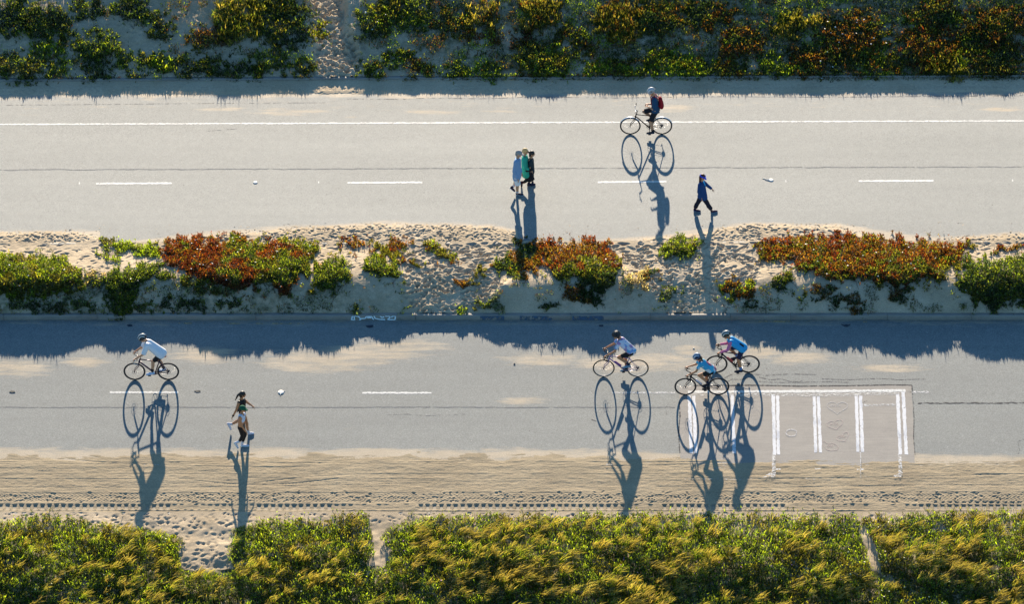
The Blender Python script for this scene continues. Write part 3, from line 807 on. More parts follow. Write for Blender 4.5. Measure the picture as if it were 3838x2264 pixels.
GOLD = [(0.30, 0.24, 0.045), (0.24, 0.21, 0.03), (0.36, 0.28, 0.09), (0.17, 0.17, 0.025)]
LIME = [(0.15, 0.22, 0.013), (0.20, 0.26, 0.018), (0.12, 0.17, 0.013)]
DEAD = [(0.30, 0.25, 0.17), (0.24, 0.19, 0.12), (0.36, 0.31, 0.22)]
PAL = dict(g=GREEN, o=OLIVE, r=RED, u=RUST, d=DARK, y=GREY, w=GOLD, l=LIME, x=DEAD)
def pick(keys, n, rg, clump=None):
    """one colour per leaf; leaves of a clump share a palette most of the time"""
    ks = list(keys); arrs = [np.array(PAL[k]) for k in ks]
    if clump is None: ci = rg.integers(0, len(ks), n)
    else: ci = np.clip((clump*len(ks)*0.999+rg.normal(0, 0.22, n)), 0, len(ks)-1e-3).astype(int)
    out = np.zeros((n, 3))
    for i, a in enumerate(arrs):
        m = ci == i; out[m] = a[rg.integers(0, len(a), m.sum())]
    return np.minimum(out*np.where(out[:, :1] > 1.3*out[:, 1:2], 1.25, 1.6)*(0.25+1.35*rg.random((n, 1))**1.3), 0.8)

def spikes(P, D, L, Rr, rg):
    """folded fleshy blades: narrow foot, wide middle with a keel, point -> 6 verts, 5 faces"""
    n = len(P); D = D/np.linalg.norm(D, axis=1)[:, None]
    a = np.cross(D, rg.normal(size=(n, 3))); a /= np.linalg.norm(a, axis=1)[:, None]+1e-9; b = np.cross(D, a)
    V = np.zeros((n, 6, 3)); ben = np.array([0, 0, 1.0])*0.12*L[:, None]; w = Rr[:, None]*1.35
    V[:, 0] = P-a*w*0.5; V[:, 1] = P+a*w*0.5
    M = P+D*(L*0.6)[:, None]+ben*0.3
    V[:, 2] = M-a*w+b*w*0.4; V[:, 3] = M-b*w*0.5; V[:, 4] = M+a*w+b*w*0.4; V[:, 5] = P+D*L[:, None]+ben
    base = (np.arange(n)*6)[:, None]
    t = np.concatenate([base+np.array([f]) for f in ([0, 3, 2], [0, 1, 3], [1, 4, 3], [2, 3, 5], [3, 4, 5])])
    return V.reshape(-1, 3), t
def spikes_lo(P, D, L, Rr, rg):
    n = len(P); D = D/np.linalg.norm(D, axis=1)[:, None]
    a = np.cross(D, rg.normal(size=(n, 3))); a /= np.linalg.norm(a, axis=1)[:, None]+1e-9; b = np.cross(D, a)
    V = np.zeros((n, 4, 3))
    for i in range(3):
        t = 2*math.pi*i/3; V[:, i] = P+(a*math.cos(t)+b*math.sin(t))*Rr[:, None]
    V[:, 3] = P+D*L[:, None]
    base = (np.arange(n)*4)[:, None]
    t = np.concatenate([base+np.array([[i, (i+1) % 3, 3]]) for i in range(3)])
    return V.reshape(-1, 3), t
def edge_dist(px, py, poly):
    poly = np.asarray(poly, float); d = np.full(px.shape, 1e9)
    for a, b in zip(poly, np.roll(poly, -1, axis=0)):
        ab = b-a; t = np.clip(((px-a[0])*ab[0]+(py-a[1])*ab[1])/(ab@ab+1e-9), 0, 1)
        d = np.minimum(d, np.hypot(px-a[0]-t*ab[0], (py-a[1]-t*ab[1])))
    return d
def leaf_mesh(name, P, D, L, Rr, cols, rg, parent=None, lo=False, m=None):
    if lo: V, t = spikes_lo(P, D, L, Rr, rg); F = [t]; k = 4
    else: V, t = spikes(P, D, L, Rr, rg); F = [t]; k = 6
    return mesh_np(name, V, F, m or LEAF, parent, cols=np.repeat(cols, k, axis=0))
def leafdirs(n, rg, up=0.75, spread=0.8):
    D = rg.normal(0, spread, (n, 3)); D[:, 2] = np.abs(D[:, 2])*0.6+up; return D

def mound_points(poly, dens, H, rg, holes_amt=0.0, ragged=9.0, seed=0, wpx=55.0):
    """leaf feet over a plant whose outline in the photo is poly (photo px); real height field over the sand"""
    poly = np.asarray(poly, float)
    x0, y0 = poly.min(0)-12; x1, y1 = poly.max(0)+12
    n = int((x1-x0)*(y1-y0)*dens)
    px = rg.uniform(x0, x1, n); py = rg.uniform(y0, y1, n)
    jx = ragged*2*(fbm(px*0.05, py*0.05, seed+1, 3)-0.5)*2; jy = ragged*2*(fbm(px*0.05, py*0.05, seed+2, 3)-0.5)*2
    m = inpoly(px+jx, py+jy, poly) | (inpoly(px+jx*2.2, py+jy*2.2-6, poly) & (rg.random(n) < 0.25)); px, py, jx, jy = px[m], py[m], jx[m], jy[m]
    ed = edge_dist(px+jx, py+jy, poly)
    cl = fbm(px*0.022, py*0.03, seed+5, 3)                 # clump field
    if holes_amt > 0:
        k = fbm(px*0.035, py*0.05, seed+9, 3) > holes_amt*0.62
        k |= rg.random(len(px)) < 0.06
        px, py, ed, cl = px[k], py[k], ed[k], cl[k]
    lump = 0.55+0.9*fbm(px*0.03, py*0.045, seed+7, 3)
    h = 0.62*H*np.sqrt(np.clip(ed/wpx, 0.02, 1))*lump
    x, y, z = on_terrain(px, py, h)
    dpt = rg.random(len(px))**1.6*np.minimum(h, 0.22)
    return px, py, np.stack([x, y, z-dpt], 1), h, ed, cl, dpt

FLOWER_M = mat('petal_white', (0.80, 0.78, 0.66), 0.6, var=0.05)
STEM_M = mat('woody_stem', (0.10, 0.07, 0.05), 0.9, var=0.3, scale=8)
def flower_mesh(P, r, rg, name='flower', parent=None, m=None):
    """small daisy-like rosettes lying on the leaves: 8 pointed petals round a raised heart"""
    Vs = []; Fs = []
    for p in P:
        tilt = rg.normal(0, 0.25, 2); k = len(Vs); Vs.append(p+np.array([0, 0, r*0.25]))
        for i in range(16):
            a = 2*math.pi*i/16; rr = r*(1.0 if i % 2 == 0 else 0.62); d = np.array([math.cos(a)*rr, math.sin(a)*rr, 0.0]); d[2] = d[0]*tilt[0]+d[1]*tilt[1]
            Vs.append(p+d)
        for i in range(16): Fs.append((k, k+1+i, k+1+(i+1) % 16))
    return mesh_np(name, np.array(Vs), [np.array(Fs)], m or FLOWER_M, parent)
def base_of(P):
    c = P.mean(0); return (float(c[0]), float(c[1]), float(terrain_z(c[0], c[1])))
Q = 1.5254
def plant(poly, H, keys, label, cat, group=None, name='ice_plant', dens=0.17, holes_amt=0.0, leaf=(0.055, 0.10), rad=(0.008, 0.013), flowers=0, seed=0, keyfun=None, stems=True, wpx=55.0, up=0.7, ragged=19.0):
    rg = np.random.default_rng(seed+1000); poly = np.array(poly, float)*Q
    px, py, P, h, ed, cl, dp = mound_points(poly, dens, H, rg, holes_amt, seed=seed, wpx=wpx, ragged=ragged)
    n = len(P)
    if n < 4: return None
    L = rg.uniform(*leaf, n); Rr = rg.uniform(*rad, n)
    c = pick(keys, n, rg, ss(0.3, 0.7, cl) if keyfun is None else keyfun(px/Q, py/Q, cl))
    tall = rg.random(n) < 0.022; L[tall] *= rg.uniform(1.2, 2.1, tall.sum())
    root = empty(name, base_of(P)); tag(root, label, cat, group)
    off = np.array(root.location)
    leaf_mesh('leaves', P-off, leafdirs(n, rg, up)+np.array([0, 0, 1.6])*tall[:, None], L, Rr, c, rg, root)
    if flowers:
        sh = np.where((ed > 14) & (dp < 0.03))[0]
        if len(sh) > flowers:
            for i in rg.choice(sh, flowers, replace=False):
                q3 = P[i]+np.array([0, 0, L[i]+0.0]); f = flower_mesh(np.zeros((1, 3)), rg.uniform(0.022, 0.034), rg, 'flower', root); f.location = q3-off
    if stems:   # trailing runners along the ground
        for i in rg.choice(n, min(n, 5+n//900), replace=False):
            p = P[i].copy(); a = rg.uniform(-2.6, -0.5); seg = []; Vs = []; Fs = []
            for k in range(6):
                seg.append(p.copy()); a += rg.normal(0, 0.35); p = p+np.array([math.cos(a), math.sin(a), 0])*0.08
                p[2] = float(terrain_z(p[0], p[1]))+0.015
            for k, sp in enumerate(seg):
                for t in range(3): Vs.append(sp+0.006*np.array([math.cos(2.1*t), 0.5*math.sin(2.1*t), math.sin(2.1*t)]))
            for k in range(5):
                for t in range(3): Fs.append((3*k+t, 3*k+(t+1) % 3, 3*k+3+(t+1) % 3, 3*k+3+t))
            mesh_np('stem', np.array(Vs)-off, [np.array(Fs)], STEM_M, root)
    return root

IP = 'ice plant'
GM = 'ice plant mounds along the central strip'
plant([(-70, 618), (0, 615), (45, 628), (80, 632), (120, 628), (150, 636), (180, 650), (205, 680), (205, 702), (180, 708), (150, 722), (100, 735), (60, 730), (-70, 735)], 0.20, 'gglo', 'large green mound at the left edge of the central strip', IP, GM, flowers=7, seed=1, holes_amt=0.25)
plant([(235, 602), (250, 590), (300, 592), (350, 590), (385, 602), (398, 640), (372, 634), (340, 622), (300, 610), (262, 616), (246, 612)], 0.15, 'ogl', 'low olive green mat hanging over the sand left of the orange mound', IP, GM, seed=2)
plant([(397, 608), (420, 586), (470, 579), (520, 590), (560, 592), (570, 578), (600, 582), (660, 596), (700, 588), (760, 585), (782, 600), (775, 640), (765, 672), (720, 690), (708, 728), (690, 722), (650, 700), (600, 708), (540, 708), (500, 700), (470, 680), (425, 652), (400, 632)], 0.24, 'rrugog', 'long mound with orange red tips on its left and olive green on its right', IP, GM, flowers=26, seed=3, holes_amt=0.16, keyfun=lambda x, y, c: np.clip(0.12+(x-420)/420*0.75+(c-0.5)*1.5, 0, 1), dens=0.19)
plant([(248, 682), (290, 664), (340, 650), (395, 652), (440, 676), (430, 690), (385, 686), (350, 694), (328, 716), (322, 770), (295, 782), (272, 765), (255, 722)], 0.18, 'gdg', 'dark green mound spilling down the bank to the kerb', IP, GM, seed=4, flowers=3)
plant([(430, 690), (440, 676), (500, 700), (560, 712), (600, 712), (560, 722), (500, 716), (460, 706)], 0.10, 'goy', 'thin green fringe below the long orange mound', IP, GM, seed=5, holes_amt=0.4)
plant([(768, 680), (775, 655), (800, 640), (820, 627), (842, 632), (848, 655), (860, 665), (845, 690), (835, 705), (800, 712), (778, 718), (765, 705)], 0.22, 'ggo', 'rounded dark green bush just right of the long orange mound', IP, GM, seed=6)
plant([(825, 600), (850, 590), (880, 597), (910, 606), (935, 600), (960, 596), (975, 585), (1010, 592), (1000, 602), (968, 608), (975, 625), (1000, 640), (990, 648), (960, 632), (930, 620), (905, 612), (875, 608), (850, 605)], 0.09, 'uro', 'thin trailing mat of rust coloured tips on pale sand', IP, GM, seed=7, holes_amt=0.3)
plant([(895, 640), (915, 628), (945, 632), (960, 650), (990, 668), (988, 690), (960, 688), (935, 692), (915, 672), (900, 660)], 0.20, 'gog', 'bright green bush standing on the shaded bank below the trailing rust mat', IP, GM, seed=8)
plant([(1030, 592), (1060, 592), (1085, 608), (1120, 620), (1125, 638), (1100, 642), (1070, 640), (1050, 618)], 0.15, 'olu', 'olive green mound at the left of the first sand path', IP, GM, seed=9)
plant([(1000, 634), (1020, 640), (1040, 656), (1020, 662), (1000, 650)], 0.08, 'ou', 'tiny olive tuft beside the first sand path', IP, GM, seed=10)
plant([(1170, 670), (1180, 658), (1198, 662), (1194, 676), (1178, 680)], 0.10, 'go', 'small green tuft alone on the first sand path', IP, GM, seed=11, stems=False)
plant([(1118, 690), (1140, 685), (1150, 695), (1175, 690), (1182, 700), (1160, 708), (1142, 712), (1124, 702)], 0.08, 'uo', 'low rust coloured tuft in the middle of the first sand path', IP, GM, seed=12, holes_amt=.2, stems=False)
plant([(1212, 665), (1230, 640), (1250, 620), (1290, 612), (1318, 610), (1322, 640), (1312, 668), (1280, 680), (1255, 676), (1235, 668)], 0.18, 'dgou', 'dark green and rust mound, smaller neighbour left of the tall red mound', IP, GM, seed=13, holes_amt=.12)
plant([(1255, 598), (1290, 592), (1330, 590), (1330, 600), (1290, 604), (1265, 606)], 0.07, 'ud', 'thin dark rust mat on the kerb above the paired shadows', IP, GM, seed=14, holes_amt=.3, stems=False)
plant([(1322, 640), (1320, 606), (1345, 590), (1380, 596), (1420, 590), (1455, 585), (1492, 588), (1500, 605), (1520, 625), (1524, 660), (1510, 700), (1490, 712), (1465, 722), (1440, 700), (1400, 682), (1360, 678), (1335, 665)], 0.26, 'ruurogod', 'tall mound with dark red crown and green foot between the two sand paths', IP, GM, seed=15, flowers=3, keyfun=lambda x, y, c: np.clip((y-590)/105+(c-0.5)*0.9, 0, 1))
plant([(1380, 690), (1400, 684), (1405, 712), (1440, 700), (1450, 735), (1420, 742), (1390, 725)], 0.08, 'du', 'dark stems trailing down the bank under the tall red mound', IP, GM, seed=16, holes_amt=.35, stems=True)
plant([(1440, 722), (1480, 716), (1472, 745), (1465, 758), (1448, 748)], 0.12, 'dd', 'dark clump alone on the shaded bank below the tall red mound', IP, GM, seed=17)
plant([(1625, 612), (1638, 590), (1660, 578), (1690, 580), (1712, 598), (1722, 620), (1705, 632), (1680, 628), (1650, 630), (1630, 628)], 0.30, 'golg', 'dome shaped green bush alone beside the walker’s long shadow'.replace('’', "'"), IP, GM, seed=18, wpx=40)
plant([(1765, 705), (1790, 695), (1808, 678), (1825, 695), (1855, 705), (1862, 722), (1840, 728), (1812, 742), (1795, 725), (1772, 722)], 0.16, 'olgu', 'spreading olive and green plant at the right foot of the second sand path', IP, GM, seed=19)
plant([(1895, 690), (1912, 678), (1945, 672), (1950, 685), (1930, 700), (1918, 722), (1905, 705)], 0.14, 'god', 'small drooping green plant below the left end of the great orange mound', IP, GM, seed=20)
plant([(1852, 604), (1880, 592), (1920, 583), (1980, 584), (2030, 576), (2090, 574), (2150, 582), (2200, 582), (2260, 592), (2320, 590), (2368, 605), (2372, 622), (2350, 632), (2320, 640), (2325, 668), (2310, 692), (2270, 690), (2240, 705), (2200, 708), (2170, 700), (2110, 690), (2060, 690), (2010, 680), (1975, 660), (1945, 640), (1905, 640), (1870, 625)], 0.26, 'rrouurogro', 'great orange red mound, the widest one, right of the second sand path', IP, GM, flowers=22, seed=21, holes_amt=.14, dens=0.19, keyfun=lambda x, y, c: np.clip((y-588)/120*0.7+(x-1850)/520*0.25+(c-0.5)*1.3+0.05, 0, 1))
plant([(2345, 600), (2400, 594), (2402, 608), (2385, 618), (2372, 612)], 0.10, 'ruo', 'small red tuft at the right tip of the great orange mound', IP, GM, seed=22)
plant([(2430, 608), (2460, 600), (2500, 604), (2520, 612), (2490, 618), (2455, 616)], 0.08, 'rou', 'thin strip of orange red tips on sand near the right edge', IP, GM, seed=23, holes_amt=.2)
plant([(2362, 640), (2400, 628), (2450, 634), (2500, 630), (2580, 635), (2580, 752), (2520, 745), (2490, 738), (2470, 750), (2440, 765), (2420, 750), (2390, 755), (2370, 720), (2355, 700), (2340, 695), (2368, 670)], 0.26, 'gdgdgo', 'big dark green mound at the right edge of the central strip', IP, GM, flowers=5, seed=24, keyfun=lambda x, y, c: np.clip((y-630)/110*0.6+(c-0.5)*1.2+.2, 0, 1))
plant([(2300, 635), (2345, 640), (2362, 640), (2360, 660), (2330, 660)], 0.10, 'ruo', 'scattered rust tips between the two biggest mounds on the right', IP, GM, seed=25, holes_amt=.35)
WD = 'weed'; GW = 'weeds on the shaded bank of the central strip'
for i, (cx, cy, rx, ry, ks, lb) in enumerate([
    (60, 752, 45, 14, 'dyg', 'grey green weed at the foot of the bank nearest the left edge'), (130, 757, 30, 12, 'dy', 'second weed from the left at the foot of the bank'), (200, 748, 40, 16, 'dgy', 'leafy weed between the left mound and the dark spilling mound'),
    (355, 755, 26, 12, 'gd', 'small weed right of the dark green mound at the kerb'), (405, 748, 18, 20, 'dgy', 'upright weed left of the broad bright green one'), (470, 752, 46, 13, 'ggd', 'broad bright green weed on the bank above the faded yellow line'), (560, 750, 36, 11, 'gd', 'flat green weed right of the broad bright green one'),
    (884, 762, 14, 9, 'yg', 'pale weed on the kerb above the graffiti'), (996, 762, 15, 10, 'lgy', 'bright green weed right of the graffiti'), (1145, 757, 20, 10, 'ogl', 'olive weed at the foot of the first sand path'), (1205, 752, 34, 15, 'yyg', 'pale grey green weed sprawling at the foot of the first sand path'),
    (1355, 758, 26, 11, 'dgd', 'dark round weed on the kerb right of the first sand path'), (1652, 722, 26, 12, 'gy', 'low green weed left of the second sand path'), (1640, 742, 10, 6, 'd', 'tiny dark weed by the kerb left of the second sand path'),
    (1845, 755, 22, 9, 'dg', 'flat dark weed on the kerb right of the second sand path'), (1968, 730, 12, 10, 'og', 'small round olive clump on the bank below the great mound'), (2025, 718, 32, 12, 'du', 'dark rust clump hanging just below the great mound'), (2060, 738, 30, 14, 'dud', 'larger dark clump low on the bank below the great mound'),
    (2100, 732, 18, 9, 'ud', 'rust stems trailing right of the larger dark clump'), (2105, 760, 22, 12, 'du', 'dark sprig spilling over the kerb with one white flower'), (2010, 735, 9, 8, 'd', 'tiny dark sprig left of the larger dark clump'), (2210, 722, 26, 18, 'du', 'straggling dark stems under the right end of the great mound'),
    (1560, 690, 30, 24, 'xyx', 'dry straw coloured weed on the sand right of the tall red mound'), (230, 690, 30, 20, 'ogx', 'sparse olive weed on pale sand left of the spilling mound'), (265, 632, 24, 12, 'lg', 'little bright green sprig on pale sand near the left'), (1600, 676, 22, 16, 'xud', 'dead brown twigs on the second sand path')]):
    a = np.linspace(0, 2*math.pi, 12, endpoint=False)
    plant(np.stack([cx+rx*np.cos(a), cy+ry*np.sin(a)], 1), 0.07, ks, lb, WD, GW, name='weed', seed=60+i, holes_amt=.38 if 'x' not in ks else .5, leaf=(0.04, 0.09), rad=(0.008, 0.014), stems=False, wpx=20, flowers=0, dens=0.13)

# --- clumps on the dune slope at the top: (cx, cy, rx, ry, palette, height, label)
GT = 'clumps of dune plants on the shaded slope'
TOP = [(225, 118, 66, 38, 'gglg', .30, 'broad bright green bush standing clear on bare sand near the left'), (235, 168, 40, 28, 'dgd', .16, 'dark green skirt below the broad bright bush'), (45, 165, 85, 42, 'ggo', .24, 'green bush at the lower left corner of the slope'),
 (105, 115, 48, 26, 'gol', .18, 'small green bush above the corner bush'), (140, 158, 20, 22, 'gl', .12, 'narrow green tuft between the corner bush and the broad bush'), (35, 50, 50, 45, 'gd', .18, 'green bush at the upper left corner'), (120, 60, 70, 45, 'god', .20, 'spreading green bush left of centre at the top left'),
 (220, 20, 50, 28, 'dg', .18, 'dark green tuft cut by the top edge near the left'), (320, 20, 50, 34, 'gd', .16, 'loose green tuft at the top edge above bare sand'), (395, 60, 32, 28, 'god', .16, 'small round tuft alone on bare sand'), (345, 160, 50, 26, 'olg', .14, 'low yellow green clump in a row along the kerb, second bush in'), (410, 155, 40, 24, 'gol', .13, 'low green clump in the row along the kerb with pale tips'),
 (485, 168, 50, 28, 'god', .14, 'mixed green clump in the row along the kerb'), (510, 95, 52, 28, 'uoo', .12, 'rust and olive clump at mid slope on the left'), (585, 55, 52, 60, 'owgo', .22, 'tall grassy clump with golden blades'), (545, 160, 34, 22, 'dgo', .12, 'small dark clump in the row along the kerb'),
 (610, 175, 50, 20, 'dg', .12, 'flat dark green clump near the kerb left of the path'), (665, 150, 48, 26, 'olg', .13, 'yellow green clump near the kerb left of the path'), (735, 165, 36, 22, 'gdo', .12, 'green clump beside the foot of the sandy path'), (700, 60, 80, 60, 'ddgo', .22, 'big dark bush left of the sandy path'), (790, 85, 32, 26, 'olo', .14, 'olive tuft leaning over the sandy path'), (680, 15, 70, 26, 'gdo', .18, 'dark bush at the top edge left of the path'),
 (925, 45, 48, 42, 'gglo', .26, 'tall green bush just right of the sandy path'), (1000, 30, 62, 50, 'ggo', .24, 'green bush right of the tall one at the top'), (910, 178, 42, 22, 'glg', .16, 'green bush on the kerb at the foot of the path'), (985, 140, 44, 22, 'gdo', .14, 'low dark bush right of the path foot'), (1040, 170, 40, 18, 'olu', .12, 'olive clump near the kerb right of the path'), (1130, 172, 30, 24, 'lgg', .18, 'bright yellow green bush standing on the kerb'),
 (1105, 50, 50, 40, 'ouo', .16, 'olive and rust clump at upper middle'), (1190, 90, 44, 14, 'uru', .10, 'thin line of rust tips at mid slope'), (1210, 175, 36, 26, 'llg', .20, 'bright green bush second on the kerb right of the path'), (1190, 40, 46, 36, 'wouo', .16, 'grassy tuft with upright golden blades at upper middle'), (1325, 35, 52, 46, 'ouwo', .22, 'tall rust and gold grassy clump at the top edge'), (1280, 95, 30, 20, 'ru', .10, 'small red tuft right of centre'),
 (1345, 148, 72, 48, 'oglgo', .28, 'largest bush on the kerb right of centre'), (1400, 80, 44, 30, 'ouo', .18, 'olive clump above the largest bush'), (1440, 115, 26, 18, 'our', .12, 'small rust clump right of the largest bush'), (1480, 165, 48, 24, 'lgo', .14, 'yellow green clump right of the largest bush'), (1560, 172, 46, 20, 'olgo', .13, 'low mixed clump near the kerb above the cyclist'), (1520, 60, 62, 44, 'owuo', .20, 'golden brown grassy clump at upper right of centre'),
 (1640, 155, 50, 34, 'goll', .16, 'green clump above the upright cyclist'), (1715, 165, 56, 28, 'lggo', .18, 'bright green bush right of the upright cyclist'), (1620, 45, 70, 44, 'ouod', .20, 'dark olive clump above the upright cyclist'), (1820, 105, 62, 46, 'uurod', .22, 'rust red clump in the right part of the slope'), (1800, 172, 42, 24, 'udo', .16, 'dark rust bush on the kerb below the rust red clump'),
 (1905, 160, 44, 32, 'glgl', .20, 'bright green bush among dark ones on the right'), (1740, 40, 60, 36, 'dou', .18, 'dark clump at the top right of centre'), (2010, 150, 70, 42, 'udod', .24, 'dark rust bush on the kerb, right part'), (2100, 90, 90, 60, 'uodou', .26, 'wide dark rust bush dotted with white flowers'), (2150, 165, 70, 32, 'odgu', .20, 'olive bush on the kerb under the flowered one'), (1960, 60, 60, 34, 'owo', .18, 'golden grass clump at upper right'),
 (2270, 120, 72, 56, 'uuodr', .24, 'dark red bush right of the flowered one'), (2290, 40, 70, 40, 'oud', .20, 'dark clump at the top edge on the right'), (2330, 168, 60, 30, 'owol', .18, 'yellow grassy bush on the kerb at the right'), (2440, 150, 70, 42, 'ouod', .24, 'dark olive bush at the lower right corner of the slope'), (2460, 60, 80, 50, 'udou', .24, 'dark rust bush at the upper right corner'), (2390, 95, 44, 34, 'rud', .18, 'small red bush left of the corner bushes')]
for i, (cx, cy, rx, ry, ks, H, lb) in enumerate(TOP):
    a = np.linspace(0, 2*math.pi, 16, endpoint=False); rg = np.random.default_rng(i+5)
    rr = 1+0.28*(rg.random(16)-0.5)*2; rr = 0.5*rr+0.25*(np.roll(rr, 1)+np.roll(rr, -1))
    fl = {'wide dark rust bush dotted with white flowers': 14, 'dark rust bush on the kerb, right part': 5, 'tall green bush just right of the sandy path': 5}.get(lb, 0)
    grassy = 'w' in ks
    plant(np.stack([cx+rx*rr*np.cos(a), cy+ry*rr*np.sin(a)], 1), H*0.8, ks, lb, 'dune plant', GT, name='dune_plant', seed=200+i, holes_amt=.50 if cx < 1500 else .45, flowers=fl, dens=0.12, stems=False, wpx=40,
          leaf=(0.10, 0.20) if grassy else (0.055, 0.11), rad=(0.006, 0.010) if grassy else (0.009, 0.014), up=1.4 if grassy else 0.7, ragged=26)

# --- undergrowth nobody could count
def cover(name, n, ylo, yhi, keep, H, keys, leaf, rad, seed, up=0.7, label=None, cat=None, lo=True, colfield=None, xr=(-320, 4160), spread=0.8):
    rg = np.random.default_rng(seed)
    px = rg.uniform(xr[0], xr[1], n); py = rg.uniform(ylo, yhi, n)
    k = keep(px, py, rg); px, py = px[k], py[k]
    h = H(px, py)
    x, y, z = on_terrain(px, py, h); P = np.stack([x, y, z-rg.random(len(px))**1.5*np.minimum(h, 0.2)], 1); n = len(P)
    cl = fbm(px*0.012, py*0.016, seed+5, 4)
    c = pick(keys, n, rg, ss(0.3, 0.7, cl) if colfield is None else colfield(px, py, cl))
    D = leafdirs(n, rg, up, spread)
    o = leaf_mesh(name, P, D, rg.uniform(*leaf, n), rg.uniform(*rad, n), c, rg, lo=lo)
    tag(o, label, cat, kind='stuff'); return o
def top_keep(px, py, rg):
    d = np.interp(px, [-300, 500, 900, 1150, 1180, 1310, 1340, 1700, 2600, 4200], [.30, .16, .30, .34, .25, .25, .50, .62, .85, 1.0])
    x, y, z = on_terrain(px, py)
    return (fbm(px*0.028, py*0.04, 301, 4)*1.15+0.12*rg.random(len(px)) < 0.47+0.36*d) & (topgap(x, y-Y0) < 0.25) & (rg.random(len(px)) < 0.5+0.5*d)
cover('undergrowth', 190000, -150, 300, top_keep, lambda px, py: 0.02+0.13*fbm(px*0.02, py*0.03, 302), 'dgououdl', (0.04, 0.09), (0.007, 0.012), 31, label='low mixed green and rust undergrowth covering the shaded slope', cat='undergrowth', lo=False)
cover('bank_weeds', 26000, 1060, 1178, lambda px, py, rg: (fbm(px*0.02, py*0.03, 331, 4) < np.interp(px, [-300, 600, 1250, 1400, 2800, 4200], [.55, .54, .45, .33, .37, .46])) & (gapmask(*on_z(px, py, 0.5)[:1], on_z(px, py, 0.5)[1]-Y0) < 0.3), lambda px, py: 0.01+0.05*fbm(px*0.03, py*0.03, 332), 'dgdyuo', (0.03, 0.07), (0.006, 0.010), 34, label='sparse dark scrub and seedlings on the shaded bank above the kerb', cat='undergrowth', lo=False)
cover('dry_grass', 9000, -150, 296, lambda px, py, rg: (fbm(px*0.01, py*0.02, 305, 3) > 0.52) & (np.interp(px, [0, 1400, 4000], [.25, .6, 1]) > rg.random(len(px))), lambda px, py: 0.05+0*px, 'xwyx', (0.10, 0.22), (0.003, 0.006), 33, up=1.1, label='pale dry grass blades among the slope plants', cat='grass')

# bottom verge: full cover except the sand gaps
def edge_row(px):
    u = px/Q
    e = np.interp(u, [-200, 0, 60, 130, 200, 330, 400, 450, 545, 600, 700, 800, 860, 900, 915, 960, 1000, 1060, 1200, 1500, 1800, 2100, 2110, 2150, 2300, 2700],
                  [1280, 1276, 1272, 1266, 1278, 1272, 1286, 1310, 1300, 1282, 1276, 1272, 1262, 1264, 1290, 1290, 1276, 1268, 1264, 1262, 1262, 1258, 1278, 1270, 1258, 1256])
    return (e+5*(fbm(px*0.03, px*0, 311, 3)-0.5)*2)*Q
def bot_keep(px, py, rg):
    e = py-edge_row(px); e = e+24*(fbm(px*0.05, py*0.07, 316, 3)-0.5)*2
    return ((e > 6) | ((e > -16) & (rg.random(len(px)) < 0.07))) & ~holes(px, py-8, 34) & ((fbm(px*0.02, py*0.03, 312, 3) > 0.33) | (rg.random(len(px)) < 0.3))
def bot_h(px, py):
    return (0.03+0.30*fbm(px*0.010, py*0.013, 313, 3)**1.3+0.34*fbm(px*0.022, py*0.032, 314, 3)**2)*np.clip((py-edge_row(px))/120, 0.12, 1)
def bot_col(px, py, cl):
    return np.clip(0.5+(cl-0.5)*2.9+0.25*(fbm(px*0.05, py*0.06, 315, 2)-0.5), 0, 0.999)
cover('ground_cover', 175000, 1900, 2440, bot_keep, bot_h, 'oglgdlglg', (0.05, 0.12), (0.007, 0.013), 35, label='dense green and olive ice plant carpet along the bottom of the photo', cat='ground cover', lo=False, colfield=bot_col)

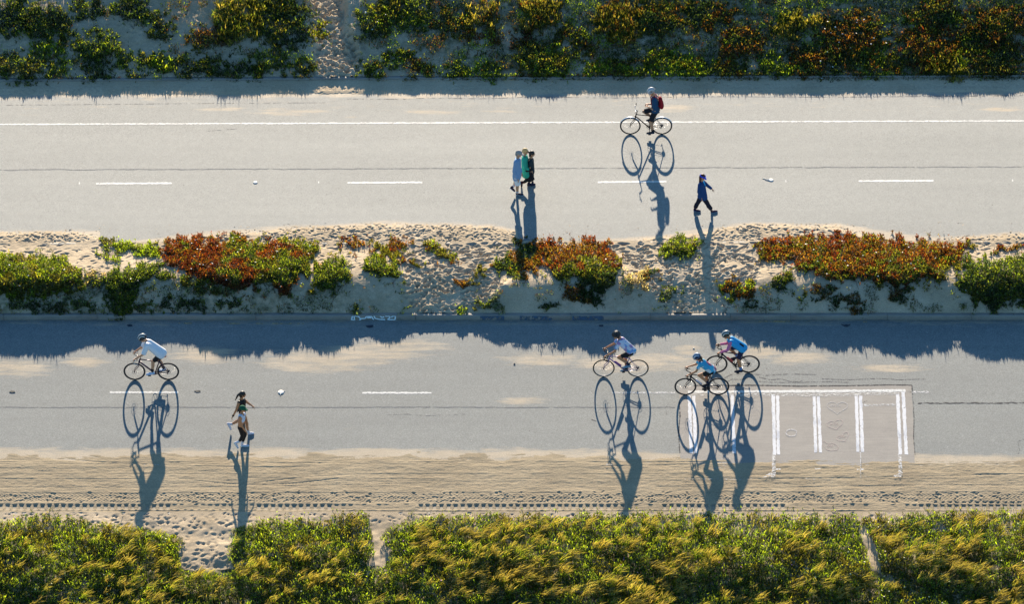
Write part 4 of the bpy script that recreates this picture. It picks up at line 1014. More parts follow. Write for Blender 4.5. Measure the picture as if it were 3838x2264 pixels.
def tufts(name, n_t, ylo, yhi, keep, blades, length, keys, seed, label, lean=(0.55, 0.1), width=0.0045, head=True, hfun=None, xr=(-300, 4140)):
    """bent grass blades in tufts, each ending in a soft seed head"""
    rg = np.random.default_rng(seed)
    px = rg.uniform(xr[0], xr[1], n_t); py = rg.uniform(ylo, yhi, n_t); k = keep(px, py, rg); px, py = px[k], py[k]
    h = hfun(px, py) if hfun is not None else 0*px
    x, y, z = on_terrain(px, py, h*0.8); m = len(px)
    nb = rg.integers(blades[0], blades[1], m); idx = np.repeat(np.arange(m), nb); n = len(idx)
    P = np.stack([x, y, z], 1)[idx]+np.concatenate([rg.normal(0, 0.06 if head else 0.045, (n, 2)), np.zeros((n, 1))], 1); P[:, 2] -= 0.02
    la = lean[0]*(0.5+0.9*vn(px*0.01, py*0.01, 3))[idx]
    L = rg.uniform(*length, n)*(0.75+0.5*rg.random(m))[idx]
    ang = rg.normal(0.15, 0.5, n)
    bx = np.cos(ang)*la+rg.normal(0, 0.15, n); by = np.sin(ang)*la*0.6+rg.normal(0, 0.15, n)
    tcol = pick(keys, m, rg, fbm(px*0.012, py*0.02, seed+2, 3))[idx]*(0.8+0.4*rg.random((n, 1)))
    S = 6; V = np.zeros((n, S*2, 3)); W = np.array([1, .9, .7, 1.1, 1.4, .2]) if head else np.array([1, 1, .9, .7, .5, .1])
    wd = rg.normal(size=(n, 2)); wd /= np.linalg.norm(wd, axis=1)[:, None]
    C = np.zeros((n, S*2, 3))
    for i in range(S):
        t = i/(S-1); t2 = t**2.2
        c = P+np.stack([bx*L*t2*1.1, by*L*t2*1.1, L*(t-0.42*t2*np.minimum(1, la*1.3))], 1)
        w = width*W[i]*(1+0.3*rg.random(n))
        V[:, 2*i, :2] = c[:, :2]-wd*w[:, None]; V[:, 2*i+1, :2] = c[:, :2]+wd*w[:, None]; V[:, 2*i, 2] = c[:, 2]-w*0.6; V[:, 2*i+1, 2] = c[:, 2]+w*0.6
        hc = np.array([0.40, 0.32, 0.09])
        f = (0.0 if i < 3 else 0.75) if head else 0
        C[:, 2*i] = C[:, 2*i+1] = tcol*(1-f)+hc*f
    base = (np.arange(n)*2*S)[:, None]
    qd = np.concatenate([base+np.array([[2*i, 2*i+1, 2*i+3, 2*i+2]]) for i in range(S-1)])
    o = mesh_np(name, V.reshape(-1, 3), [qd], GRASS, cols=C.reshape(-1, 3)); tag(o, label, 'grass', kind='stuff'); return o
def gr_keep(px, py, rg):
    d = ss(0.48, 0.60, fbm(px*0.007, py*0.013, 321, 4))*np.interp(px, [0, 1300, 1500, 3838], [.4, .45, 1, .9])*np.interp(py, [1960, 2080, 2200], [.45, .9, 1.15])
    return bot_keep(px, py, rg) & (rg.random(len(px)) < 0.08+0.92*d) & (py > edge_row(px)+30)
tufts('grass', 4200, 1930, 2440, gr_keep, (16, 38), (0.20, 0.40), 'owolwo', 41, 'golden wind-bent grass with pale seed heads at the bottom of the photo', hfun=bot_h)
tufts('short_grass', 5200, 1915, 2440, bot_keep, (5, 10), (0.08, 0.16), 'lgol', 42, 'short bright green blades through the ice plant carpet', lean=(0.3, .1), head=False, width=0.005, hfun=bot_h)
rg = np.random.default_rng(50)
fx = rg.uniform(-50, 3900, 900); fy = rg.uniform(1950, 2264, 900)
k = bot_keep(fx, fy, rg) & (rg.random(900) < np.interp(fx, [0, 400, 900, 1300, 3000, 3200, 3838], [.12, .16, .05, .01, .03, .32, .3])); fx, fy = fx[k], fy[k]
x, y, z = on_terrain(fx, fy, bot_h(fx, fy)+0.05)
GF = 'pale flowers in the ice plant carpet'
YEL = mat('petal_cream', (0.72, 0.66, 0.30), 0.6, var=0.1)
fo = flower_mesh(np.stack([x, y, z], 1), 0.030, rg, 'flowers', m=YEL); tag(fo, 'cream flowers scattered through the carpet along the bottom', 'flowers', kind='stuff')
PINK = mat('petal_pink', (0.62, 0.25, 0.42), 0.6, var=0.1)
fx = rg.uniform(900, 3300, 40); fy = rg.uniform(1950, 2230, 40); k = bot_keep(fx, fy, rg); x, y, z = on_terrain(fx[k], fy[k], bot_h(fx[k], fy[k])+0.05)
fo = flower_mesh(np.stack([x, y, z], 1), 0.024, rg, 'flowers', m=PINK); tag(fo, 'tiny pink flowers scattered through the carpet', 'flowers', kind='stuff')
# ================================================================== shape kit for bicycles and people
class MB:
    def __init__(s): s.v = []; s.f = []
    def ring_tube(s, pts, rad, n=8, cap=True, closed=False):
        pts = [Vector(p) for p in pts]; m = len(pts)
        if isinstance(rad, (int, float)): rad = [rad]*m
        base = len(s.v); prev = None
        for i, p in enumerate(pts):
            a = pts[(i-1) % m] if (closed or i > 0) else p; b = pts[(i+1) % m] if (closed or i < m-1) else p
            d = (b-a).normalized()
            if prev is None: u = d.orthogonal().normalized()
            else:
                u = prev-d*prev.dot(d); u = u.normalized() if u.length > 1e-6 else d.orthogonal().normalized()
            prev = u; w = d.cross(u)
            for k in range(n):
                t = 2*math.pi*k/n; s.v.append(tuple(p+(u*math.cos(t)+w*math.sin(t))*rad[i]))
        for i in range(m if closed else m-1):
            j = (i+1) % m
            for k in range(n):
                s.f.append((base+i*n+k, base+i*n+(k+1) % n, base+j*n+(k+1) % n, base+j*n+k))
        if cap and not closed:
            s.f.append(tuple(base+k for k in range(n))[::-1]); s.f.append(tuple(base+(m-1)*n+k for k in range(n)))
    def box(s, c, h, rot=None):
        b = len(s.v); R3 = rot or Matrix.Identity(3)
        for x in (-1, 1):
            for y in (-1, 1):
                for z in (-1, 1): s.v.append(tuple(Vector(c)+R3 @ Vector((x*h[0], y*h[1], z*h[2]))))
        for f in ((0, 1, 3, 2), (4, 6, 7, 5), (0, 4, 5, 1), (2, 3, 7, 6), (0, 2, 6, 4), (1, 5, 7, 3)): s.f.append(tuple(b+i for i in f))
    def capsule(s, a, b, ra, rb, n=12, flat_b=False, flat_a=False, sq=(1, 1), up=None):
        """tapered capsule; sq squashes the section; flat ends give clean hems"""
        a, b = Vector(a), Vector(b); d = b-a; L = d.length
        if L < 1e-6: d = Vector((0, 0, 1)); L = 1e-4
        d = d.normalized(); u = (Vector(up)-d*Vector(up).dot(d)) if up else d.orthogonal()
        if u.length < 1e-6: u = d.orthogonal()
        u.normalize(); w = d.cross(u)
        prof = []
        if flat_a: prof += [(0.0, ra)]
        else:
            for i in range(1, 5): t = math.pi/2*i/4; prof.append((-ra*math.cos(t), ra*math.sin(t)))
        if flat_b: prof += [(L, rb)]
        else:
            for i in range(0, 4): t = math.pi/2*i/4; prof.append((L+rb*math.sin(t), rb*math.cos(t)))
        base = len(s.v)
        if not flat_a: s.v.append(tuple(a-d*ra))
        else: s.v.append(tuple(a))
        for (z, r) in prof:
            for k in range(n):
                t = 2*math.pi*k/n; s.v.append(tuple(a+d*z+u*(r*sq[0]*math.cos(t))+w*(r*sq[1]*math.sin(t))))
        s.v.append(tuple(b+d*rb) if not flat_b else tuple(b)); last = len(s.v)-1; m = len(prof)
        for k in range(n): s.f.append((base, base+1+(k+1) % n, base+1+k))
        for i in range(m-1):
            for k in range(n):
                p = base+1+i*n; s.f.append((p+k, p+(k+1) % n, p+n+(k+1) % n, p+n+k))
        p = base+1+(m-1)*n
        for k in range(n): s.f.append((last, p+k, p+(k+1) % n))
    def chain(s, pts, rad, **kw):
        for i in range(len(pts)-1): s.capsule(pts[i], pts[i+1], rad[i], rad[i+1], **kw)
    def ell(s, c, r, ax=None, n=14, m=9):
        c = Vector(c); ax = ax or (Vector((1, 0, 0)), Vector((0, 1, 0)), Vector((0, 0, 1))); base = len(s.v)
        s.v.append(tuple(c+ax[2]*r[2]))
        for i in range(1, m):
            t = math.pi*i/m
            for k in range(n):
                p = 2*math.pi*k/n
                s.v.append(tuple(c+ax[0]*(r[0]*math.sin(t)*math.cos(p))+ax[1]*(r[1]*math.sin(t)*math.sin(p))+ax[2]*(r[2]*math.cos(t))))
        s.v.append(tuple(c-ax[2]*r[2])); last = len(s.v)-1
        for k in range(n): s.f.append((base, base+1+k, base+1+(k+1) % n))
        for i in range(m-2):
            for k in range(n):
                p = base+1+i*n; s.f.append((p+k, p+n+k, p+n+(k+1) % n, p+(k+1) % n))
        p = base+1+(m-2)*n
        for k in range(n): s.f.append((last, p+(k+1) % n, p+k))
    def disc(s, c, r, axis, n=20, th=0.003):
        c = Vector(c); a = Vector(axis).normalized(); s.ring_tube([c-a*th, c+a*th], r, n)
    def obj(s, name, m, parent=None, off=None, smooth=True):
        me = bpy.data.meshes.new(name)
        v = s.v if off is None else [tuple(Vector(p)-Vector(off)) for p in s.v]
        me.from_pydata(v, [], s.f); me.update()
        if smooth: me.polygons.foreach_set('use_smooth', [True]*len(me.polygons))
        if m: me.materials.append(m)
        o = bpy.data.objects.new(name, me); COL.objects.link(o)
        if parent: o.parent = parent
        return o
    def skin(s, name, m, parent=None, off=None, voxel=0.007, smooth_it=3):
        """fuse the overlapping pieces into one continuous surface"""
        o = s.obj(name, m, None, off)
        md = o.modifiers.new('r', 'REMESH'); md.mode = 'VOXEL'; md.voxel_size = voxel; md.use_smooth_shade = True
        if smooth_it:
            sm = o.modifiers.new('s', 'SMOOTH'); sm.iterations = smooth_it; sm.factor = 0.5
        dg = bpy.context.evaluated_depsgraph_get(); me = bpy.data.meshes.new_from_object(o.evaluated_get(dg))
        o.modifiers.clear(); old = o.data; o.data = me; bpy.data.meshes.remove(old); me.name = name
        if not me.materials: me.materials.append(m)
        if parent: o.parent = parent
        return o

def mat_pattern(name, cols, scale=9, rough=0.6):
    if name in MATS: return MATS[name]
    m = bpy.data.materials.new(name); n, l = nodes_of(m); b = n['Principled BSDF']
    tc = n.new('ShaderNodeTexCoord'); v = n.new('ShaderNodeTexVoronoi'); v.inputs['Scale'].default_value = scale
    ns = n.new('ShaderNodeTexNoise'); ns.inputs['Scale'].default_value = 6
    l.new(tc.outputs['Object'], ns.inputs['Vector'])
    l.new(mixc(n, l, 0.12, tc.outputs['Object'], ns.outputs['Color']), v.inputs['Vector'])
    sep = n.new('ShaderNodeSeparateColor'); l.new(v.outputs['Color'], sep.inputs[0])
    st = [(i/len(cols), c) for i, c in enumerate(cols)]
    r = n.new('ShaderNodeValToRGB'); r.color_ramp.interpolation = 'CONSTANT'; el = r.color_ramp.elements
    while len(el) < len(st): el.new(0.5)
    for e, (p, c) in zip(el, st): e.position = p; e.color = tuple(c)+(1,)
    l.new(sep.outputs[0], r.inputs[0]); l.new(r.outputs[0], b.inputs['Base Color']); b.inputs['Roughness'].default_value = rough
    MATS[name] = m; return m

RUBBER = mat('tyre_rubber', (0.022, 0.022, 0.022), 0.75); TANRUB = mat('tan_tyre', (0.10, 0.06, 0.025), 0.7)
BLACKM = mat('black_metal', (0.02, 0.02, 0.024), 0.35, 0.6); STEEL = mat('steel', (0.45, 0.45, 0.46), 0.3, 0.9); ALU = mat('grey_alloy', (0.30, 0.30, 0.31), 0.4, 0.8)
SADDLE = mat('saddle_leather', (0.02, 0.018, 0.018), 0.5); WHITEP = mat('white_plastic', (0.75, 0.75, 0.73), 0.4)

def bicycle(label, cf, cr, contact, R_=0.345, tyre=0.014, frame_m=None, tyre_m=None, drop=True, saddle_z=0.98, bar_z=0.96, reach=0.10, crank=-90, tape=None, bottle=None, highlight_guards=False, bag=None, saddlebag=None, thick=0.017):
    """cf, cr: wheel centre columns in the photo (px); contact: ground row. The bike heads towards -X."""
    Yg = None
    p = px_ground((cf+cr)/2, contact)
    xf = float(on_z(cf, contact, p[2])[0]); xr = float(on_z(cr, contact, p[2])[0]); W = xr-xf
    root = empty('bicycle', p, math.pi); tag(root, label, 'bicycle', 'bicycles ridden along the road')
    FX, RX = W/2, -W/2
    bb = Vector((RX+0.41, 0, 0.27)); fa = Vector((FX, 0, R_)); ra = Vector((RX, 0, R_))
    st_dir = Vector((-0.29, 0, 0.957)); seat_top = bb+st_dir*((saddle_z-0.27)/0.957)
    sc = bb+st_dir*min(0.52, (saddle_z-0.27)/0.957-0.10)
    ht_dir = Vector((-0.30, 0, 0.954)); hb = Vector((FX-0.045, 0, R_))+ht_dir*(R_+0.045)
    hb.x = FX-0.045-0.30*(R_+0.03); ht = hb+ht_dir*(0.15 if drop else 0.13)
    m = MB(); T = thick
    m.ring_tube([hb+ht_dir*0.03, bb], [T*1.15, T*1.25], 10); m.ring_tube([ht-ht_dir*0.03, sc-st_dir*0.03], T*0.85, 10); m.ring_tube([bb, sc], T*0.9, 10); m.ring_tube([hb, ht], T*1.25, 10)
    for sy in (-1, 1):
        m.ring_tube([bb+Vector((0, sy*0.03, 0)), ra+Vector((0, sy*0.062, 0))], [T*.6, T*.45], 8); m.ring_tube([sc+Vector((0, sy*0.015, -0.04)), ra+Vector((0, sy*0.062, 0))], [T*.45, T*.4], 8)
    m.ring_tube([bb+Vector((0, -0.045, 0)), bb+Vector((0, 0.045, 0))], 0.024, 10)
    fr = m.obj('frame', frame_m, root)
    m = MB()
    for sy in (-1, 1): m.ring_tube([hb+Vector((0, sy*0.045, 0)), hb+Vector((0.01, sy*0.055, -0.12)), fa+Vector((-0.02, sy*0.055, 0.09)), fa+Vector((0, sy*0.055, 0))], [.014, .013, .010, .008], 8)
    m.box(hb, (0.022, 0.055, 0.018)); m.obj('fork', frame_m, root)
    m = MB(); m.ring_tube([sc-st_dir*0.05, seat_top-st_dir*0.03], 0.0135, 8); m.obj('seat_post', BLACKM, root)
    m = MB(); s0 = seat_top+Vector((0.02, 0, 0))
    m.capsule(s0+Vector((-0.10, 0, 0.004)), s0+Vector((0.02, 0, 0)), 0.062, 0.03, sq=(0.35, 1), up=(0, 0, 1)); m.capsule(s0+Vector((0.0, 0, 0)), s0+Vector((0.15, 0, -0.004)), 0.03, 0.02, sq=(0.6, 1), up=(0, 0, 1))
    m.obj('saddle', SADDLE, root)
    # handlebar
    tape = tape or BLACKM
    sb = ht+ht_dir*0.03; clamp = Vector((sb.x+reach, 0, bar_z if not drop else bar_z))
    m = MB(); m.ring_tube([ht, ht+ht_dir*max(0.03, (clamp.z-ht.z)*0.8), clamp], [0.016, 0.016, 0.015], 8)
    if drop: m.ring_tube([clamp+Vector((0, -0.2, 0)), clamp+Vector((0, 0.2, 0))], 0.0145, 8)
    else: m.ring_tube([clamp+Vector((-0.05, -0.30, 0.05)), clamp+Vector((-0.01, -0.14, 0.045)), clamp, clamp+Vector((-0.01, 0.14, 0.045)), clamp+Vector((-0.05, 0.30, 0.05))], 0.012, 8)
    hbar = m.obj('handlebar', BLACKM if drop else ALU, root)
    for sy in (-1, 1):
        m = MB()
        if drop:
            c0 = clamp+Vector((0, sy*0.2, 0)); m.ring_tube([c0, c0+Vector((0.05, sy*.005, 0.0)), c0+Vector((0.10, sy*0.01, -0.03)), c0+Vector((0.105, sy*0.015, -0.08)), c0+Vector((0.06, sy*0.02, -0.125)), c0+Vector((-0.03, sy*0.02, -0.135))], 0.0155, 8)
            m.capsule(c0+Vector((0.07, sy*.008, 0.012)), c0+Vector((0.15, sy*.008, 0.045)), 0.018, 0.015); m.obj('bar_tape', tape, hbar)
            m = MB(); m.ring_tube([c0+Vector((0.15, sy*.01, 0.02)), c0+Vector((0.155, sy*.01, -0.04)), c0+Vector((0.13, sy*.012, -0.09))], [0.008, 0.006, 0.005], 6); m.obj('brake_lever', ALU, hbar)
        else:
            c0 = clamp+Vector((-0.05, sy*0.30, 0.05)); m.capsule(c0, c0+Vector((0.02, -sy*0.11, -0.003)), 0.017, 0.017); m.obj('grip', RUBBER, hbar)
            m = MB(); m.ring_tube([c0+Vector((0.03, -sy*0.13, 0)), c0+Vector((0.06, -sy*0.06, -0.01))], 0.006, 6); m.obj('brake_lever', ALU, hbar)
    # wheels
    for ax in (fa, ra):
        A = [ax+Vector((math.cos(t), 0, math.sin(t)))*(R_-tyre*2.1) for t in np.linspace(0, 2*math.pi, 48, endpoint=False)]
        m = MB(); m.ring_tube(A, 0.0105, 8, closed=True); wh = m.obj('wheel', BLACKM if tyre_m is None else ALU, root)
        B = [ax+Vector((math.cos(t), 0, math.sin(t)))*(R_-tyre) for t in np.linspace(0, 2*math.pi, 56, endpoint=False)]
        m = MB(); m.ring_tube(B, tyre, 10, closed=True); m.obj('tyre', tyre_m or RUBBER, wh)
        m = MB()
        for k in range(24):
            t = 2*math.pi*k/24; tt = t+(0.25 if k % 2 else -0.25); sy = 0.025 if (k//2) % 2 else -0.025
            m.ring_tube([ax+Vector((0.02*math.cos(tt), sy, 0.02*math.sin(tt))), ax+Vector((math.cos(t), 0, math.sin(t)))*(R_-tyre*2.2)], 0.0012, 4)
        m.obj('spokes', STEEL, wh)
        m = MB(); m.ring_tube([ax+Vector((0, -0.05, 0)), ax+Vector((0, 0.05, 0))], 0.018, 12); m.ring_tube([ax+Vector((0.07*math.cos(t), 0.035, 0.07*math.sin(t))) for t in np.linspace(0, 6.283, 22, endpoint=False)], 0.004 if drop else 0.0015, 5, closed=True); m.obj('hub', BLACKM, wh)
        if highlight_guards:  # added arcs, coloured pale to draw the bright highlight over the wheels
            m = MB(); t0, t1 = (0.35, 2.5) if ax is fa else (0.6, 2.9)
            G_ = [ax+Vector((math.cos(t), 0, math.sin(t)))*(R_+0.018) for t in np.linspace(t0, t1, 22)]
            b0 = len(m.v)
            for g in G_:
                nrm = (g-ax).normalized()
                for yy, dz in ((-0.026, -0.010), (-0.016, 0.0), (0.016, 0.0), (0.026, -0.010)):
                    m.v.append(tuple(g+Vector((0, yy, 0))+nrm*dz))
                for yy, dz in ((0.026, -0.013), (0.016, -0.003), (-0.016, -0.003), (-0.026, -0.013)):
                    m.v.append(tuple(g+Vector((0, yy, 0))+nrm*dz))
            for i in range(len(G_)-1):
                for k in range(8): m.f.append((b0+i*8+k, b0+i*8+(k+1) % 8, b0+i*8+8+(k+1) % 8, b0+i*8+8+k))
            m.obj('highlight_mudguard', mat('highlight_mudguard_pale', (0.6, 0.62, 0.65), 0.3, 0.4), root)
    # drive train on the right-hand side (local -y)
    m = MB(); m.ring_tube([ra+Vector((0, -0.028, 0)), ra+Vector((0, -0.055, 0))], [0.055, 0.028], 16); m.obj('cassette', STEEL, root)
    m = MB(); d0 = ra+Vector((0.0, -0.06, -0.05)); m.ring_tube([ra+Vector((0, -0.065, -0.01)), d0, d0+Vector((0.03, 0, -0.09))], [0.012, 0.014, 0.008], 8); m.disc(d0+Vector((0.03, 0, -0.09)), 0.022, (0, 1, 0), 12, .003); m.disc(d0, 0.02, (0, 1, 0), 12, .003); m.obj('rear_derailleur', BLACKM, root)
    m = MB()
    for z1, z0 in ((0.09, 0.045), (-0.09, -0.10)):
        m.ring_tube([bb+Vector((0, -0.05, z1)), ra+Vector((0.02 if z1 < 0 else 0, -0.048, z0 if z1 > 0 else -0.13))], 0.0035, 4)
    m.obj('chain', STEEL, root)
    ca = R(crank); pv = Vector((math.cos(ca), 0, math.sin(ca)))*0.17
    m = MB(); m.ring_tube([bb+Vector((0, 0.06, 0)), bb+Vector((0, 0.075, 0))+pv], [0.014, 0.010], 8); m.ring_tube([bb+Vector((0, -0.06, 0)), bb+Vector((0, -0.075, 0))-pv], [0.014, 0.010], 8); cr_ = m.obj('crank', BLACKM, root)
    m = MB(); m.ring_tube([bb+Vector((math.cos(t)*0.092, -0.05, math.sin(t)*0.092)) for t in np.linspace(0, 6.283, 28, endpoint=False)], 0.006, 5, closed=True)
    for k in range(5): t = 2*math.pi*k/5+ca; m.ring_tube([bb+Vector((0, -0.05, 0)), bb+Vector((math.cos(t)*0.09, -0.05, math.sin(t)*0.09))], 0.006, 5)
    m.obj('chainring', BLACKM, cr_)
    ped = []
    for sgn, yy in ((1, 0.125), (-1, -0.125)):
        pc = bb+Vector((0, yy, 0))+pv*sgn; m = MB(); m.box(pc, (0.045, 0.045, 0.010)); m.obj('pedal', BLACKM, cr_); ped.append(pc)
    if bottle:
        m = MB(); q0 = hb.lerp(bb, 0.35)+Vector((-0.02, 0, 0.05)); q1 = hb.lerp(bb, 0.72)+Vector((-0.02, 0, 0.05)); m.capsule(q1, q0, 0.034, 0.03, flat_a=True); m.capsule(q0, q0+(q0-q1).normalized()*0.03, 0.012, 0.012); m.obj('bottle', bottle, root)
    if bag:
        m = MB(); c0 = clamp+Vector((0.09, 0, 0.03)); m.capsule(c0+Vector((0, -0.09, 0)), c0+Vector((0, 0.09, 0)), 0.07, 0.07, sq=(1, 0.9)); m.box(c0+Vector((0, 0, -0.03)), (0.05, 0.1, 0.08)); m.skin('handlebar_bag', bag, root, voxel=0.008)
    if saddlebag:
        m = MB(); m.capsule(s0+Vector((-0.06, 0, -0.06)), s0+Vector((-0.15, 0, -0.05)), 0.035, 0.03, sq=(0.8, 1)); m.obj('saddle_bag', saddlebag, root)
    W2 = lambda v: Vector((p[0]-v.x, p[1]-v.y, p[2]+v.z))       # bike-local -> world
    return dict(root=root, p=p, ped=[W2(q_) for q_ in ped], seat=W2(seat_top), clamp=W2(clamp),
                hoods=[W2(clamp+Vector((0.10, sy*0.207, 0.04) if drop else (-0.035, sy*0.26, 0.055))) for sy in (1, -1)])
def px_ground(px, py):
    x, y, z = on_terrain(px, py); return Vector((float(x), float(y), float(z)))
# ================================================================== people
SKIN = mat('skin', (0.56, 0.28, 0.15), 0.55, var=0.06, scale=30); SKIN_T = mat('tanned_skin', (0.50, 0.22, 0.10), 0.55, var=0.06, scale=30)
LIPS = mat('lips', (0.36, 0.12, 0.10), 0.5); EYE = mat('eye', (0.03, 0.02, 0.015), 0.2); GLASS = mat('dark_glasses', (0.01, 0.01, 0.012), 0.15)
def cloth(name, c, rough=0.85): return mat(name, c, rough, 0, 0.10, 22, 0.25, bump=0.004)
def ik(h, a, L1, L2, bend):
    """knee or elbow between h and a, bending towards bend"""
    d = a-h; D = min(d.length, (L1+L2)*0.995); dn = d.normalized(); x = (L1*L1-L2*L2+D*D)/(2*D); y = math.sqrt(max(0, L1*L1-x*x))
    b = Vector(bend)-dn*Vector(bend).dot(dn); b = b.normalized() if b.length > 1e-6 else dn.orthogonal()
    return h+dn*x+b*y

class Figure:
    """J: joints as world vectors: head neck pelvis shN shF elN elF haN haF hipN hipF knN knF anN anF heN heF toN toF. N = side nearer the camera."""
    def __init__(s, J, fwd, face, label, group=None, s_=1.0, skin=None, hand_curl=0.5, foot0=None):
        s.J = J; s.fwd = Vector(fwd).normalized(); s.k = s_; s.skin_m = skin or SKIN
        s.f = Vector(face).normalized(); s.s = Vector((0, -1, 0)); s.s = (s.s-s.f*s.s.dot(s.f)).normalized(); s.u = s.f.cross(s.s)
        if s.u.z < 0: s.u = -s.u
        lo = foot0 or Vector((J['pelvis'].x, J['pelvis'].y, min(J['heN'].z, J['heF'].z, J['toN'].z, J['toF'].z)-0.03))
        s.root = empty('person', lo); s.off = s.root.matrix_world.translation if False else Vector(lo)
        tag(s.root, label, 'person', group); s.curl = hand_curl
    def add(s, mb, name, m, voxel=None, parent=None, sm=2):
        if voxel: return mb.skin(name, m, parent or s.root, s.off, voxel, sm)
        return mb.obj(name, m, parent or s.root, s.off)
    def trunk(s, m, g=0.0, lo=0.0, hi=1.0, loose=0.0):
        """torso from pelvis to shoulders, grown by g"""
        J = s.J; k = s.k
        for a, b in (('hipN', 'shN'), ('hipF', 'shF')):
            h = J[a].lerp(J[b], lo)+(J['pelvis']-J[a])*0.12; t = J[b].lerp(J[a], 0.10)+(J['neck']-J[b])*0.22
            m.capsule(h, t, 0.090*k+g+loose, 0.078*k+g, sq=(1, 1))
        m.capsule(J['pelvis'].lerp(J['neck'], lo), J['neck'].lerp(J['pelvis'], 0.16), 0.105*k+g+loose, 0.088*k+g)
        m.capsule(J['shN']+(J['neck']-J['shN'])*0.15, J['shF']+(J['neck']-J['shF'])*0.15, 0.052*k+g, 0.052*k+g)
    def hips(s, m, g=0.0):
        J = s.J; k = s.k; m.capsule(J['hipN'], J['hipF'], 0.098*k+g, 0.098*k+g); m.capsule(J['pelvis'], J['pelvis'].lerp(J['neck'], 0.2), 0.10*k+g, 0.092*k+g)
    def arm(s, m, side, g=0.0, to=2.0, flat=True):
        J = s.J; k = s.k; a, e, h = J['sh'+side], J['el'+side], J['ha'+side]
        if to <= 1: m.capsule(a, a.lerp(e, to), 0.050*k+g, (0.050-0.010*to)*k+g*1.15, flat_b=flat)
        else:
            m.capsule(a, e, 0.050*k+g, 0.037*k+g); t = to-1; m.capsule(e, e.lerp(h, t), 0.037*k+g, (0.037-0.012*t)*k+g*1.1, flat_b=flat)
    def leg(s, m, side, g=0.0, to=2.0, flat=True, flare=0.0):
        J = s.J; k = s.k; a, e, h = J['hip'+side], J['kn'+side], J['an'+side]
        if to <= 1: m.capsule(a, a.lerp(e, to), 0.086*k+g, (0.086-0.032*to)*k+g+flare, flat_b=flat)
        else:
            m.capsule(a, e, 0.086*k+g, 0.054*k+g+flare*.5); t = to-1; mid = e.lerp(h, min(0.35, t)); back = (J['an'+side]-J['to'+side]); back.z = 0
            bk = back.normalized()*0.012*k if back.length > 1e-4 else Vector((0, 0, 0))
            m.capsule(e, mid+bk, 0.052*k+g, 0.054*k+g+flare*.6)
            if t > 0.35: m.capsule(mid+bk, e.lerp(h, t), 0.054*k+g+flare*.6, (0.054-0.02*(t-0.35)/0.65)*k+g+flare, flat_b=flat)
    def hand(s, m, side):
        J = s.J; k = s.k; w = J['ha'+side]; d = (w-J['el'+side]).normalized()
        sy = Vector((0, 1, 0)); lat = (sy-d*sy.dot(d)).normalized()
        if abs(d.y) > 0.8: lat = Vector((1, 0, 0))
        nrm = d.cross(lat)
        if nrm.z > 0: nrm = -nrm              # palm side looks down
        m.capsule(w-d*0.01, w+d*0.07*k, 0.027*k, 0.036*k, sq=(1.0, 0.45), up=lat)
        tip0 = w+d*0.085*k; lens = (0.068, 0.078, 0.072, 0.056); inner = lat*(1 if side == 'N' else -1)
        for i in range(4):
            o = tip0+inner*(0.027-0.018*i)*k; L = lens[i]*k; p = o; ang = 0.25+0.15*i*0.3
            for j in range(3):
                ang += s.curl*(0.75 if j else 0.5)
                dd = (d*math.cos(ang)+nrm*math.sin(ang)).normalized(); q_ = p+dd*L*(0.42, 0.32, 0.26)[j]
                m.capsule(p, q_, (0.0098-0.0008*j)*k, (0.009-0.0008*j)*k, n=8); p = q_
        b = w+d*0.03*k+inner*0.026*k; c1 = b+(d*0.6+inner*0.75+nrm*0.3).normalized()*0.038*k; c2 = c1+(d*0.8+inner*0.1+nrm*0.6).normalized()*0.030*k
        m.capsule(b, c1, 0.0125*k, 0.011*k, n=8); m.capsule(c1, c2, 0.011*k, 0.009*k, n=8)
    def body(s):
        J = s.J; k = s.k; m = MB(); s.trunk(m); s.hips(m)
        for sd_ in 'NF':
            s.arm(m, sd_, flat=False); s.hand(m, sd_); s.leg(m, sd_, flat=False); m.capsule(J['an'+sd_], J['he'+sd_].lerp(J['to'+sd_], 0.1), 0.036*k, 0.032*k); m.capsule(J['he'+sd_], J['to'+sd_], 0.032*k, 0.024*k)
        c = J['head']; f, u, sv = s.f, s.u, s.s
        m.capsule(J['neck']-(c-J['neck'])*0.15, c-u*0.06*k-f*0.01, 0.056*k, 0.052*k)
        m.ell(c, (0.098*k, 0.077*k, 0.108*k), (f, sv, u)); m.ell(c+f*0.028*k-u*0.062*k, (0.066*k, 0.056*k, 0.058*k), (f, sv, u))
        m.capsule(c+f*0.088*k+u*0.012*k, c+f*0.112*k-u*0.022*k, 0.010*k, 0.014*k, n=8)
        m.capsule(c+f*0.078*k-u*0.103*k+f*0.0, c+f*0.085*k-u*0.098*k, 0.018*k, 0.016*k, n=8)
        for t in (-1, 1): m.ell(c+sv*0.079*k*t-f*0.006*k-u*0.01*k, (0.02*k, 0.010*k, 0.032*k), (f, sv, u), 8, 6)
        s.add(m, 'body', s.skin_m, 0.0065)
        for t in (-1, 1):
            m = MB(); m.ell(c+f*0.089*k+sv*0.031*k*t+u*0.014*k, (0.008, 0.014, 0.008), (f, sv, u), 8, 6); s.add(m, 'eye', EYE)
        m = MB(); m.ell(c+f*0.094*k-u*0.058*k, (0.008, 0.024, 0.008), (f, sv, u), 10, 6); s.add(m, 'mouth', LIPS)
